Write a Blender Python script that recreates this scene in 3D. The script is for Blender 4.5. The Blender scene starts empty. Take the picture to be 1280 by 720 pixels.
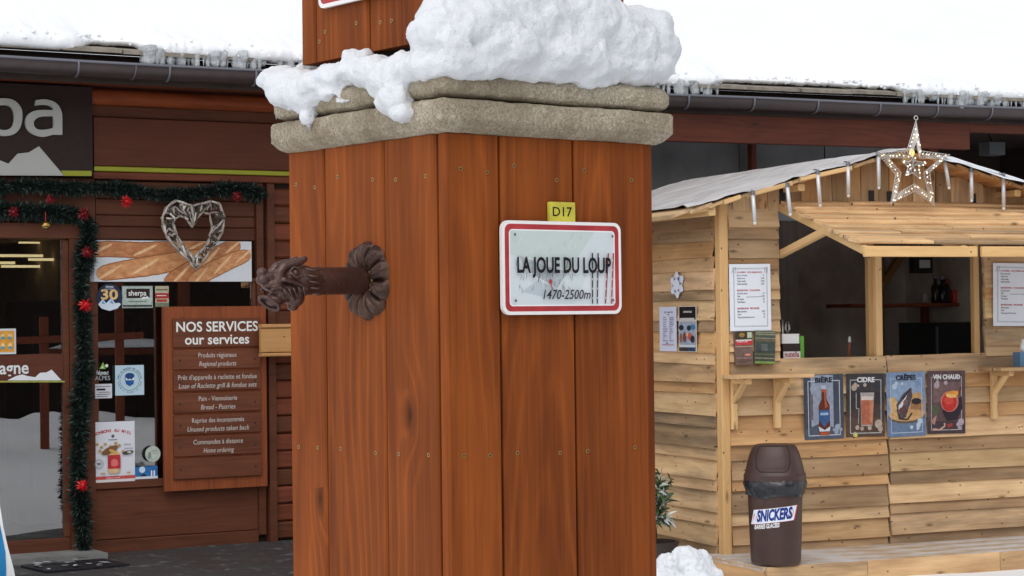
import bpy, bmesh, math, random
from math import sin, cos, pi, radians, sqrt, atan2, tan
from mathutils import Vector, Matrix, noise as mnoise
random.seed(7)
SC = bpy.context.scene
COL = SC.collection

# ------------------------------------------------------------------ camera
FPX, PIT, ROL, EYE = 2555.9, .015167, -.01209, 1.7
_fw = Vector((0, cos(PIT), sin(PIT)))
_u0 = Vector((0, -sin(PIT), cos(PIT)))
_r0 = Vector((1, 0, 0))
_R = _r0 * cos(ROL) + _u0 * sin(ROL)
_U = _u0 * cos(ROL) - _r0 * sin(ROL)
CAMP = Vector((0, 0, EYE))
cam_d = bpy.data.cameras.new('camera')
cam_d.sensor_width = 36.0
cam_d.lens = 36.0 * FPX / 1280.0
cam_d.clip_start = .05
cam_d.clip_end = 2000
cam = bpy.data.objects.new('camera', cam_d)
COL.objects.link(cam)
cm = Matrix((( _R.x, _U.x, -_fw.x, CAMP.x), (_R.y, _U.y, -_fw.y, CAMP.y), (_R.z, _U.z, -_fw.z, CAMP.z), (0, 0, 0, 1)))
cam.matrix_world = cm
SC.camera = cam

# ------------------------------------------------------------------ sky, sun, exposure
SUN_EL, SUN_AZ = radians(52), radians(188)      # azimuth clockwise from +Y: light comes from behind the camera
world = bpy.data.worlds.new('World')
SC.world = world
world.use_nodes = True
wn = world.node_tree
bg = wn.nodes['Background']
sky = wn.nodes.new('ShaderNodeTexSky')
sky.sky_type = 'NISHITA'
sky.sun_disc = False
sky.sun_elevation = SUN_EL
sky.sun_rotation = SUN_AZ
hs = wn.nodes.new('ShaderNodeHueSaturation')     # overcast: the blue is washed out of the sky
hs.inputs['Saturation'].default_value = .16
wn.links.new(sky.outputs[0], hs.inputs['Color'])
wn.links.new(hs.outputs[0], bg.inputs[0])
bg.inputs[1].default_value = .15
sun_d = bpy.data.lights.new('sun', 'SUN')
sun_d.energy = .55
sun_d.angle = radians(40)
sun_d.color = (1, .97, .93)
sun = bpy.data.objects.new('sun', sun_d)
COL.objects.link(sun)
sdir = Vector((sin(SUN_AZ) * cos(SUN_EL), cos(SUN_AZ) * cos(SUN_EL), sin(SUN_EL)))
sun.rotation_euler = sdir.to_track_quat('Z', 'Y').to_euler()
sun.location = (0, -5, 20)
SC.view_settings.view_transform = 'Standard'
SC.view_settings.look = 'None'
SC.view_settings.gamma = 1
SC.view_settings.exposure = .5
SC.cycles.max_bounces = 8
SC.cycles.transparent_max_bounces = 12

# ------------------------------------------------------------------ frames: a vertical plane set in the place
def ray(px, py):
    return _fw * FPX + _R * (px - 640) - _U * (py - 360)

class Frame:
    """origin on the ground, x along the front, y away from the viewer, z up"""
    def __init__(s, ox, oy, yaw, oz=0):
        s.o = Vector((ox, oy, oz)); s.yaw = yaw
        s.X = Vector((cos(yaw), sin(yaw), 0)); s.Y = Vector((-sin(yaw), cos(yaw), 0))
        s.M = Matrix.Translation(s.o) @ Matrix.Rotation(yaw, 4, 'Z')
    def loc(s, P):
        d = P - s.o
        return Vector((d.dot(s.X), d.dot(s.Y), d.z))
    def px(s, a, b, y=0):
        d = ray(a, b); t = (s.o + s.Y * y - CAMP).dot(s.Y) / d.dot(s.Y)
        return s.loc(CAMP + d * t)
    def sd(s, a, b, x=0):
        d = ray(a, b); t = (s.o + s.X * x - CAMP).dot(s.X) / d.dot(s.X)
        return s.loc(CAMP + d * t)
    def rect(s, x0, y0, x1, y1, y=0):
        xm, ym = (x0 + x1) / 2, (y0 + y1) / 2
        return s.px(x0, ym, y).x, s.px(x1, ym, y).x, s.px(xm, y1, y).z, s.px(xm, y0, y).z   # x0 x1 z0 z1

PIL = Frame(-.0942, 2.9, .66145)
FA = Frame(-2.502, 15.478, .5259)
GA = Frame(1.338, 16.67, .4242)
ST = Frame(1.341, 13.307, .3965)

# ------------------------------------------------------------------ helpers
def srgb(r, g, b):
    f = lambda c: (c / 255 / 12.92) if c <= 10 else (((c / 255) + .055) / 1.055) ** 2.4
    return (f(r), f(g), f(b))

def ax(X, Y, Z, o):
    return Matrix(((X[0], Y[0], Z[0], o[0]), (X[1], Y[1], Z[1], o[1]), (X[2], Y[2], Z[2], o[2]), (0, 0, 0, 1)))

class MB:
    def __init__(s): s.v = []; s.f = []; s.m = []
    def add(s, vs, fs, mi=0, M=None):
        n = len(s.v)
        if M is not None: vs = [M @ Vector(p) for p in vs]
        s.v += [tuple(p) for p in vs]
        s.f += [tuple(i + n for i in f) for f in fs]
        s.m += [mi] * len(fs)
    def box(s, x0, x1, y0, y1, z0, z1, mi=0, M=None):
        vs = [(x, y, z) for x in (x0, x1) for y in (y0, y1) for z in (z0, z1)]
        s.add(vs, [(0, 1, 3, 2), (4, 6, 7, 5), (0, 4, 5, 1), (2, 3, 7, 6), (0, 2, 6, 4), (1, 5, 7, 3)], mi, M)
    def prism(s, poly, z0, z1, mi=0, M=None):
        n = len(poly)
        vs = [(p[0], p[1], z0) for p in poly] + [(p[0], p[1], z1) for p in poly]
        fs = [tuple(range(n - 1, -1, -1)), tuple(range(n, 2 * n))] + [(i, (i + 1) % n, n + (i + 1) % n, n + i) for i in range(n)]
        s.add(vs, fs, mi, M)
    def tube(s, path, r, n=8, mi=0, M=None, cap=True, closed=False):
        path = [Vector(p) for p in path]; k = len(path); vs = []; fs = []
        rr = r if isinstance(r, (list, tuple)) else [r] * k
        ref = None
        for i in range(k):
            if closed: t = path[(i + 1) % k] - path[i - 1]
            else: t = path[min(i + 1, k - 1)] - path[max(i - 1, 0)]
            if t.length < 1e-9: t = Vector((0, 0, 1))
            t.normalize()
            if ref is None:
                ref = Vector((0, 0, 1)) if abs(t.z) < .9 else Vector((1, 0, 0))
            a = (ref - t * ref.dot(t))
            if a.length < 1e-6: a = t.orthogonal()
            a.normalize(); b = t.cross(a); ref = a
            for j in range(n):
                q = 2 * pi * j / n
                vs.append(path[i] + (a * cos(q) + b * sin(q)) * rr[i])
        for i in range(k if closed else k - 1):
            i2 = (i + 1) % k
            for j in range(n):
                fs.append((i * n + j, i * n + (j + 1) % n, i2 * n + (j + 1) % n, i2 * n + j))
        if cap and not closed:
            fs.append(tuple(range(n - 1, -1, -1))); fs.append(tuple((k - 1) * n + j for j in range(n)))
        s.add(vs, fs, mi, M)
    def lathe(s, prof, n=24, mi=0, M=None, cap=True):
        vs = []; fs = []; k = len(prof)
        for r, z in prof:
            for j in range(n):
                q = 2 * pi * j / n; vs.append((r * cos(q), r * sin(q), z))
        for i in range(k - 1):
            for j in range(n):
                fs.append((i * n + j, i * n + (j + 1) % n, (i + 1) * n + (j + 1) % n, (i + 1) * n + j))
        if cap:
            fs.append(tuple(range(n - 1, -1, -1))); fs.append(tuple((k - 1) * n + j for j in range(n)))
        s.add(vs, fs, mi, M)
    def ell(s, c, r, n=10, mi=0, M=None):
        vs = [(c[0], c[1], c[2] - r[2])]; fs = []; h = n // 2
        for i in range(1, h):
            t = -pi / 2 + pi * i / h
            for j in range(n):
                q = 2 * pi * j / n
                vs.append((c[0] + r[0] * cos(t) * cos(q), c[1] + r[1] * cos(t) * sin(q), c[2] + r[2] * sin(t)))
        vs.append((c[0], c[1], c[2] + r[2])); L = len(vs) - 1
        for j in range(n): fs.append((0, 1 + (j + 1) % n, 1 + j))
        for i in range(h - 2):
            for j in range(n):
                a = 1 + i * n
                fs.append((a + j, a + (j + 1) % n, a + n + (j + 1) % n, a + n + j))
        a = 1 + (h - 2) * n
        for j in range(n): fs.append((a + j, a + (j + 1) % n, L))
        s.add(vs, fs, mi, M)
    def mesh(s, name, mats, smooth=False):
        me = bpy.data.meshes.new(name)
        me.from_pydata(s.v, [], s.f)
        for m in (mats if isinstance(mats, (list, tuple)) else [mats]): me.materials.append(m)
        me.polygons.foreach_set('material_index', s.m)
        if smooth: me.polygons.foreach_set('use_smooth', [True] * len(s.f))
        me.update()
        return me
    def build(s, name, mats, parent=None, M=None, smooth=False, angle=None):
        me = s.mesh(name, mats, smooth)
        if angle is not None:
            bm = bmesh.new(); bm.from_mesh(me)
            bmesh.ops.recalc_face_normals(bm, faces=bm.faces)
            for e in bm.edges:
                if len(e.link_faces) == 2 and e.calc_face_angle(0) > angle: e.smooth = False
            for f in bm.faces: f.smooth = True
            bm.to_mesh(me); bm.free()
        return obj(name, me, parent, M)

def obj(name, me, parent=None, M=None):
    o = bpy.data.objects.new(name, me); COL.objects.link(o)
    if parent is not None: o.parent = parent
    if M is not None: o.matrix_basis = M
    return o

def tag(o, label=None, cat=None, group=None, kind=None):
    if label: o['label'] = label
    if cat: o['category'] = cat
    if group: o['group'] = group
    if kind: o['kind'] = kind
    return o

def empty(name, M, label, cat, group=None):
    o = bpy.data.objects.new(name, None); COL.objects.link(o)
    o.empty_display_size = .1
    o.matrix_basis = M
    return tag(o, label, cat, group)

_pk = {}
def plank(name, parent, c, L, W, dims, mat, tint=1.0, ch=None, M=None):
    """one board: length along L, width along W, face normal L x W"""
    l, w, t = [round(d, 3) for d in dims]
    c_ = min(t * .22, .006) if ch is None else ch
    key = (l, w, t, round(c_, 4), mat.name)
    if key not in _pk:
        a, b = w / 2, t / 2
        sec = [(-a + c_, -b), (a - c_, -b), (a, -b + c_), (a, b - c_), (a - c_, b), (-a + c_, b), (-a, b - c_), (-a, -b + c_)]
        mb = MB(); vs = []
        for x in (-l / 2, l / 2): vs += [(x, y, z) for y, z in sec]
        fs = [tuple(range(7, -1, -1)), tuple(range(8, 16))] + [(i, (i + 1) % 8, 8 + (i + 1) % 8, 8 + i) for i in range(8)]
        mb.add(vs, fs)
        _pk[key] = mb.mesh(name, mat)
        bm = bmesh.new(); bm.from_mesh(_pk[key]); bmesh.ops.recalc_face_normals(bm, faces=bm.faces); bm.to_mesh(_pk[key]); bm.free()
    L = Vector(L).normalized(); W = Vector(W); W = (W - L * W.dot(L)).normalized(); Z = L.cross(W)
    o = obj(name, _pk[key], parent, ax(L, W, Z, c))
    tc = tint if isinstance(tint, (tuple, list)) else (tint, tint, tint)
    o.color = (tc[0], tc[1], tc[2], 1)
    return o

# ------------------------------------------------------------------ materials
class NT:
    def __init__(s, name):
        s.mat = bpy.data.materials.new(name); s.mat.use_nodes = True
        s.t = s.mat.node_tree; s.n = s.t.nodes
        s.b = s.n['Principled BSDF']; s.out = s.n['Material Output']
    def node(s, typ, **kw):
        n = s.n.new('ShaderNode' + typ)
        for k, v in kw.items(): setattr(n, k, v)
        return n
    def put(s, sock, v):
        if isinstance(v, (int, float)): sock.default_value = v
        elif isinstance(v, (tuple, list)):
            try: sock.default_value = v
            except Exception: sock.default_value = tuple(v) + (1,)
        else: s.t.links.new(v, sock)
    def math(s, op, a, b=0.0, c=None):
        n = s.node('Math', operation=op); s.put(n.inputs[0], a); s.put(n.inputs[1], b)
        if c is not None: s.put(n.inputs[2], c)
        return n.outputs[0]
    def vm(s, op, a, b=None, sc=None):
        n = s.node('VectorMath', operation=op); s.put(n.inputs[0], a)
        if b is not None: s.put(n.inputs[1], b)
        if sc is not None: s.put(n.inputs['Scale'], sc)
        return n.outputs['Value'] if op in ('LENGTH', 'DOT_PRODUCT', 'DISTANCE') else n.outputs[0]
    def noise(s, vec, scale, detail=2, rough=.5, col=False):
        n = s.node('TexNoise'); s.put(n.inputs['Vector'], vec); n.inputs['Scale'].default_value = scale
        n.inputs['Detail'].default_value = detail; n.inputs['Roughness'].default_value = rough
        return n.outputs['Color'] if col else n.outputs['Fac']
    def voro(s, vec, scale, rnd=1.0):
        n = s.node('TexVoronoi', voronoi_dimensions='2D'); s.put(n.inputs['Vector'], vec); n.inputs['Scale'].default_value = scale
        n.inputs['Randomness'].default_value = rnd
        return n
    def ramp(s, fac, *stops):
        n = s.node('ValToRGB'); s.put(n.inputs[0], fac); e = n.color_ramp.elements
        while len(e) < len(stops): e.new(.5)
        for k, (p, c) in enumerate(stops):
            e[k].position = p; c = (c, c, c) if isinstance(c, (int, float)) else c; e[k].color = (*c, 1)
        return n.outputs[0]
    def mix(s, fac, a, b, mode='MIX'):
        n = s.node('Mix', data_type='RGBA', blend_type=mode); s.put(n.inputs[0], fac); s.put(n.inputs[6], a if not isinstance(a, tuple) else (*a, 1)); s.put(n.inputs[7], b if not isinstance(b, tuple) else (*b, 1))
        return n.outputs[2]
    def comb(s, x, y, z):
        n = s.node('CombineXYZ'); s.put(n.inputs[0], x); s.put(n.inputs[1], y); s.put(n.inputs[2], z); return n.outputs[0]
    def bump(s, h, strength, dist=.01):
        n = s.node('Bump'); n.inputs['Strength'].default_value = strength; n.inputs['Distance'].default_value = dist
        s.put(n.inputs['Height'], h); s.put(s.b.inputs['Normal'], n.outputs[0])
    def col(s, c): s.put(s.b.inputs['Base Color'], c if not isinstance(c, tuple) else (*c, 1))
    def set(s, **kw):
        for k, v in kw.items(): s.put(s.b.inputs[k.replace('_', ' ')], v)
        return s

def wood(name, dark, light, rings=55, ringamt=.5, fibre=.5, blotch=.35, knots=.6, nails=0.0, grey=0.0, rough=.65, bump=.25, kscale=(2.0, 7.0), tintvar=.12, streak=1.0, sharp=1.8, spec=.25):
    m = NT(name)
    tc = m.node('TexCoord').outputs['Object']
    oi = m.node('ObjectInfo'); rnd = oi.outputs['Random']
    sep = m.node('SeparateXYZ'); m.put(sep.inputs[0], tc); X, Y, Z = sep.outputs
    off = m.comb(m.math('MULTIPLY', rnd, 41.3), m.math('MULTIPLY', rnd, 17.7), m.math('MULTIPLY', rnd, 9.1))
    p = m.vm('ADD', tc, off)
    # year rings of a log, cut lengthwise: lines that open into arches
    w1 = m.noise(m.vm('MULTIPLY', p, (1.1, 5, 5)), 1.0, 2, .5, True)
    w = m.vm('SCALE', m.vm('SUBTRACT', w1, (.5, .5, .5)), None, .10)
    r2 = m.math('FRACT', m.math('MULTIPLY', rnd, 7.31)); r3 = m.math('FRACT', m.math('MULTIPLY', rnd, 23.7))
    yy = m.math('ADD', Y, m.math('MULTIPLY', m.math('SUBTRACT', r2, .5), .12))
    zz = m.math('ADD', m.math('ADD', Z, .035), m.math('MULTIPLY', X, m.math('MULTIPLY', m.math('SUBTRACT', r3, .5), .09)))
    q = m.vm('ADD', m.comb(0.0, yy, zz), w)
    q = m.vm('MULTIPLY', q, (0, 1, 1))
    # knots
    kv = m.voro(m.vm('MULTIPLY', p, (kscale[0], kscale[1], 0)), 1.0, 1.0)
    sc_ = m.node('SeparateColor'); m.put(sc_.inputs[0], kv.outputs['Color'])
    ksel = m.math('GREATER_THAN', sc_.outputs[0], 1 - .42 * knots if knots else 2)
    kd = kv.outputs['Distance']
    kn = m.math('MULTIPLY', ksel, m.math('SUBTRACT', 1.0, m.math('MINIMUM', m.math('MULTIPLY', kd, 9.0), 1.0)))
    bend = m.math('MULTIPLY', ksel, m.math('MULTIPLY', m.math('POWER', 2.718, m.math('MULTIPLY', m.math('MULTIPLY', kd, kd), -30)), .03))
    rl = m.math('ADD', m.vm('LENGTH', q), bend)
    ring = m.math('ADD', m.math('MULTIPLY', m.math('SINE', m.math('MULTIPLY', rl, 6.283 * rings)), .5), .5)
    ring = m.math('MULTIPLY', m.math('POWER', ring, sharp), m.ramp(m.noise(m.vm('MULTIPLY', p, (1.3, 14, 14)), 1.0, 2), (.36, .15), (.62, 1.0)))
    fib = m.noise(m.vm('MULTIPLY', p, (5, 190, 190)), 1.0, 3, .6)
    fib2 = m.noise(m.vm('MULTIPLY', p, (1.6, 38, 38)), 1.0, 3, .55)
    blo = m.noise(m.vm('MULTIPLY', p, (2.2, 9, 9)), 1.0, 3, .55)
    g = m.math('ADD', m.math('MULTIPLY', m.math('SUBTRACT', ring, .4), -ringamt), m.math('MULTIPLY', m.math('SUBTRACT', fib, .5), fibre * 1.5))
    g = m.math('ADD', g, m.math('MULTIPLY', m.math('SUBTRACT', fib2, .5), fibre * 2.0 * streak))
    g = m.math('ADD', g, m.math('MULTIPLY', m.math('SUBTRACT', blo, .5), blotch * 3.0))
    g = m.math('ADD', g, .5)
    cl = m.node('Clamp'); m.put(cl.inputs[0], g)
    c = m.mix(cl.outputs[0], dark, light)
    if grey:
        gn = m.noise(m.vm('MULTIPLY', p, (1.2, 12, 4)), 1.0, 4, .6)
        gf = m.math('MULTIPLY', m.ramp(m.math('ADD', gn, m.math('MULTIPLY', m.math('SUBTRACT', r2, .5), .3)), (.5, 0.0), (.72, 1.0)), grey)
        c = m.mix(gf, c, (.16, .125, .095))
    c = m.mix(m.math('MULTIPLY', kn, .85), c, tuple(d * .28 for d in dark))
    if nails:
        nv = m.voro(m.vm('MULTIPLY', p, (11, 17, 0)), 1.0, .9)
        s2 = m.node('SeparateColor'); m.put(s2.inputs[0], nv.outputs['Color'])
        nm = m.math('MULTIPLY', m.math('LESS_THAN', nv.outputs['Distance'], .085), m.math('GREATER_THAN', s2.outputs[1], 1 - nails))
        c = m.mix(m.math('MULTIPLY', nm, .8), c, (.03, .018, .012))
    tv = m.math('ADD', 1 - tintvar, m.math('MULTIPLY', r3, 2 * tintvar))
    c = m.mix(1.0, c, oi.outputs['Color'], 'MULTIPLY')
    c = m.vm('SCALE', c, None, tv)
    m.col(c)
    m.set(Roughness=m.math('ADD', rough - .08, m.math('MULTIPLY', fib, .16)), Specular_IOR_Level=spec)
    m.bump(m.math('ADD', m.math('ADD', fib2, m.math('MULTIPLY', fib, .5)), m.math('MULTIPLY', ring, -.35)), bump, .004)
    return m.mat

def plain(name, c, rough=.6, metal=0, var=.0, vscale=6, bump=0, bscale=60, spec=.4, **kw):
    m = NT(name)
    if var or bump: tc = m.node('TexCoord').outputs['Object']
    if var:
        f = m.noise(tc, vscale, 4, .6)
        m.col(m.mix(m.ramp(f, (.3, 0.0), (.7, 1.0)), tuple(x * (1 - var) for x in c), tuple(min(1, x * (1 + var)) for x in c)))
    else: m.col(tuple(c))
    if bump: m.bump(m.noise(tc, bscale, 4, .6), bump, .01)
    m.set(Roughness=rough, Metallic=metal, Specular_IOR_Level=spec, **kw)
    return m.mat

_ink = {}
def ink(c, rough=.5):
    """flat print colour, given as display rgb"""
    key = (c, rough)
    if key not in _ink:
        _ink[key] = plain('ink_%d' % len(_ink), srgb(*c), rough, spec=.25, var=.02 if sum(c) > 560 else .22, vscale=28)
    return _ink[key]

def emit(name, c, strength):
    m = NT(name); m.col(tuple(c)); m.set(Emission_Color=(*c, 1), Emission_Strength=strength)
    return m.mat

def glass(name, refl=.09, tint=(.8, .82, .82), rough=.0):
    m = NT(name); m.n.remove(m.b)
    tr = m.node('BsdfTransparent'); tr.inputs[0].default_value = (*tint, 1)
    gl = m.node('BsdfGlossy'); gl.inputs['Roughness'].default_value = rough; gl.inputs[0].default_value = (1, 1, 1, 1)
    lw = m.node('LayerWeight'); lw.inputs[0].default_value = .25
    f = m.math('MINIMUM', m.math('ADD', m.math('MULTIPLY', lw.outputs['Fresnel'], .9), refl), 1.0)
    mx = m.node('MixShader'); m.put(mx.inputs[0], f); m.t.links.new(tr.outputs[0], mx.inputs[1]); m.t.links.new(gl.outputs[0], mx.inputs[2])
    m.t.links.new(mx.outputs[0], m.out.inputs[0])
    return m.mat

def snow_mat(name, bscale=40, bump=.35, sss=.25):
    m = NT(name)
    tc = m.node('TexCoord').outputs['Object']
    f = m.noise(tc, bscale * .25, 5, .6)
    m.col(m.mix(f, (.70, .725, .76) if sss else (.82, .84, .87), (.80, .81, .83) if sss else (.91, .915, .92)))
    m.set(Roughness=.75, Specular_IOR_Level=.25, Subsurface_Weight=sss, Subsurface_Scale=.02)
    m.b.inputs['Subsurface Radius'].default_value = (.6, .8, 1.0)
    h = m.math('ADD', m.noise(tc, bscale, 5, .65), m.math('MULTIPLY', m.noise(tc, bscale * 5, 3, .6), .3))
    m.bump(h, bump, .012)
    return m.mat

M_pillar = wood('stained_pine', srgb(88, 38, 8), srgb(168, 88, 32), rings=64, ringamt=-.26, fibre=.40, blotch=.38, knots=.55, rough=.72, bump=.22, kscale=(3.0, 6.5), tintvar=.04, streak=.5, sharp=4.0, spec=.2)
M_pallet = wood('pallet_wood', srgb(154, 119, 84), srgb(236, 204, 160), rings=30, ringamt=.13, fibre=.32, blotch=.36, knots=.8, nails=.16, grey=.6, rough=.8, bump=.25, kscale=(2.6, 7.0), tintvar=.13, streak=.5, sharp=1.2, spec=.2)
M_clean = wood('planed_spruce', srgb(184, 142, 92), srgb(236, 200, 146), rings=50, ringamt=.12, fibre=.28, blotch=.25, knots=.6, nails=.1, rough=.7, bump=.2, tintvar=.08, streak=.5)
M_brown = wood('brown_stained_boards', srgb(68, 36, 23), srgb(106, 61, 41), rings=40, ringamt=.2, fibre=.3, blotch=.3, knots=.2, rough=.6, bump=.25, tintvar=.06)
M_redbrown = wood('red_brown_timber', srgb(82, 40, 26), srgb(128, 68, 46), rings=40, ringamt=.25, fibre=.35, blotch=.35, knots=.4, rough=.6, bump=.2, tintvar=.06)
M_board = wood('sign_board_wood', srgb(100, 48, 26), srgb(150, 80, 44), rings=40, ringamt=.25, fibre=.3, blotch=.3, knots=.25, rough=.55, bump=.2, tintvar=.05)
M_darkwood = plain('dark_timber', srgb(50, 38, 32), .8, var=.3, vscale=4)
M_snow = snow_mat('snow', 55, .55)
M_roofsnow = snow_mat('roof_snow', 5, .25, 0)
M_gutter = plain('brown_gutter_metal', srgb(72, 62, 62), .38, .35, var=.12, vscale=9, spec=.5)
M_gutrim = plain('gutter_rim_metal', srgb(118, 118, 126), .35, .5)
M_black = plain('black_iron', srgb(34, 32, 32), .5)
M_dark = plain('dark_void', (.018, .016, .015), .9, var=.3)
M_white = plain('white_paint', srgb(225, 226, 226), .5, var=.03)
M_glass = glass('window_glass', .17, (.66, .67, .66))

def dusted_mat():
    m = NT('snow_dusted_boards'); tc = m.node('TexCoord').outputs['Object']
    f = m.noise(m.vm('MULTIPLY', tc, (2.2, 6, 6)), 1.0, 5, .65); g = m.noise(m.vm('MULTIPLY', tc, (4, 90, 90)), 1.0, 3, .6)
    c = m.mix(g, srgb(150, 120, 88), srgb(198, 168, 128))
    m.col(m.mix(m.ramp(f, (.36, 0.0), (.62, .85)), c, srgb(206, 206, 208))); m.set(Roughness=.85, Specular_IOR_Level=.2)
    m.bump(m.math('ADD', f, g), .3, .006); return m.mat
M_dusted = dusted_mat()

def stone_mat():
    m = NT('weathered_stone')
    tc = m.node('TexCoord').outputs['Object']
    a = m.noise(tc, 260, 5, .75); b = m.noise(tc, 22, 5, .65); c_ = m.noise(tc, 70, 4, .6); d_ = m.noise(tc, 7, 5, .6)
    c = m.mix(m.ramp(a, (.36, 0.0), (.64, 1.0)), srgb(136, 125, 107), srgb(208, 196, 174))
    c = m.mix(m.ramp(b, (.48, 0.0), (.68, .55)), c, srgb(122, 106, 80))
    c = m.mix(m.ramp(c_, (.58, 0.0), (.72, .6)), c, srgb(206, 198, 182))
    c = m.mix(m.ramp(d_, (.40, .5), (.56, 0.0)), c, srgb(118, 105, 82))
    m.col(c); m.set(Roughness=.9, Specular_IOR_Level=.25)
    m.bump(m.math('ADD', a, m.math('ADD', m.math('MULTIPLY', b, 1.4), c_)), .55, .006)
    return m.mat
M_stone = stone_mat()

def iron_mat():
    m = NT('rusty_cast_iron')
    tc = m.node('TexCoord').outputs['Object']
    a = m.noise(tc, 30, 5, .7); b = m.noise(tc, 140, 4, .7)
    c = m.mix(m.ramp(a, (.35, 0.0), (.65, 1.0)), srgb(48, 30, 24), srgb(92, 66, 54))
    c = m.mix(m.ramp(b, (.62, 0.0), (.74, .5)), c, srgb(132, 96, 62))
    m.col(c); m.set(Roughness=.45, Metallic=.5, Specular_IOR_Level=.5)
    m.bump(m.math('ADD', a, b), .15, .0015)
    return m.mat
M_iron = iron_mat()
M_ironhead = plain('worn_cast_iron', srgb(92, 70, 64), .36, .55, var=.3, vscale=45, bump=.12, bscale=90)

# ------------------------------------------------------------------ text and print
_tc = {}
def text_geo(s, size=1, align='CENTER', shear=0, bold=0, xs=1.0, ext=0, space=1.0):
    key = (s, align, shear, bold, ext, space)
    if key not in _tc:
        cu = bpy.data.curves.new('t', 'FONT'); cu.body = s; cu.align_x = align; cu.align_y = 'CENTER'
        cu.shear = shear; cu.offset = bold; cu.extrude = ext; cu.resolution_u = 3; cu.space_character = space
        o = bpy.data.objects.new('t', cu); me = bpy.data.meshes.new_from_object(o)
        vs = [tuple(v.co) for v in me.vertices]; fs = [tuple(p.vertices) for p in me.polygons]
        bpy.data.meshes.remove(me); bpy.data.objects.remove(o); bpy.data.curves.remove(cu)
        _tc[key] = (vs, fs)
    vs, fs = _tc[key]
    return [(x * size * xs, y * size, z) for x, y, z in vs], fs

class Print:
    """flat print on a thin sheet: x right, y up, z out of the sheet; every layer a hair above the last"""
    def __init__(s, w, h, base=(235, 236, 238), t=.003, step=.0001, r=0, mat=None):
        s.mb = MB(); s.mats = []; s.z = 0; s.step = step; s.w = w; s.h = h
        mi = s.mi(base) if mat is None else s.mat(mat)
        s.mb.prism(s.rr(-w / 2, -h / 2, w / 2, h / 2, r), -t, 0, mi)
    def mat(s, m):
        if m not in s.mats: s.mats.append(m)
        return s.mats.index(m)
    def mi(s, c): return s.mat(ink(c)) if isinstance(c, tuple) else s.mat(c)
    def rr(s, x0, y0, x1, y1, r, n=5):
        if r <= 0: return [(x0, y0), (x1, y0), (x1, y1), (x0, y1)]
        out = []
        for cx, cy, a in ((x1 - r, y0 + r, -90), (x1 - r, y1 - r, 0), (x0 + r, y1 - r, 90), (x0 + r, y0 + r, 180)):
            for i in range(n + 1):
                q = radians(a + 90 * i / n); out.append((cx + r * cos(q), cy + r * sin(q)))
        return out
    def poly(s, pts, c, up=True):
        if up: s.z += s.step
        s.mb.add([(x, y, s.z) for x, y in pts], [tuple(range(len(pts)))], s.mi(c))
    def rect(s, x0, y0, x1, y1, c, r=0, up=True): s.poly(s.rr(x0, y0, x1, y1, r), c, up)
    def ell(s, x, y, rx, ry, c, n=24, rot=0, up=True):
        s.poly([(x + rx * cos(2 * pi * i / n) * cos(rot) - ry * sin(2 * pi * i / n) * sin(rot), y + rx * cos(2 * pi * i / n) * sin(rot) + ry * sin(2 * pi * i / n) * cos(rot)) for i in range(n)], c, up)
    def ring(s, x, y, r0, r1, c, n=32):
        s.z += s.step
        vs = [(x + r * cos(2 * pi * i / n), y + r * sin(2 * pi * i / n), s.z) for r in (r0, r1) for i in range(n)]
        s.mb.add(vs, [(i, (i + 1) % n, n + (i + 1) % n, n + i) for i in range(n)], s.mi(c))
    def frame(s, x0, y0, x1, y1, t, c):
        s.z += s.step
        for a in ((x0, y0, x1, y0 + t), (x0, y1 - t, x1, y1), (x0, y0 + t, x0 + t, y1 - t), (x1 - t, y0 + t, x1, y1 - t)):
            s.rect(*a, c, up=False)
    def line(s, pts, t, c):
        s.z += s.step
        for (x0, y0), (x1, y1) in zip(pts, pts[1:]):
            d = sqrt((x1 - x0) ** 2 + (y1 - y0) ** 2) or 1e-6
            nx, ny = -(y1 - y0) / d * t / 2, (x1 - x0) / d * t / 2
            s.mb.add([(x0 + nx, y0 + ny, s.z), (x0 - nx, y0 - ny, s.z), (x1 - nx, y1 - ny, s.z), (x1 + nx, y1 + ny, s.z)], [(0, 1, 2, 3)], s.mi(c))
    def text(s, t, x, y, size, c, align='CENTER', fit=None, **kw):
        s.z += s.step
        vs, fs = text_geo(t, size, align, **kw)
        if fit:
            lo, hi = min(v[0] for v in vs), max(v[0] for v in vs); k = fit / (hi - lo)
            o_ = (lo + hi) / 2 if align == 'CENTER' else 0
            vs = [((a - o_) * k, b, d) for a, b, d in vs]
        s.mb.add([(a + x, b + y, d + s.z) for a, b, d in vs], fs, s.mi(c))
    def arc(s, t, cx, cy, r, size, c, a0=90, spread=60, **kw):
        s.z += s.step; n = len(t)
        for i, ch in enumerate(t):
            if ch == ' ': continue
            a = a0 + spread * (.5 - (i + .5) / n)
            vs, fs = text_geo(ch, size, 'CENTER', **kw)
            M = Matrix.Translation((cx + r * cos(radians(a)), cy + r * sin(radians(a)), s.z)) @ Matrix.Rotation(radians(a - 90), 4, 'Z')
            s.mb.add(vs, fs, s.mi(c), M)
    def curl(s, f):
        s.mb.v = [(x, y, z + f(x, y)) for x, y, z in s.mb.v]
    def build(s, name, parent=None, M=None): return s.mb.build(name, s.mats, parent, M)

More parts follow.
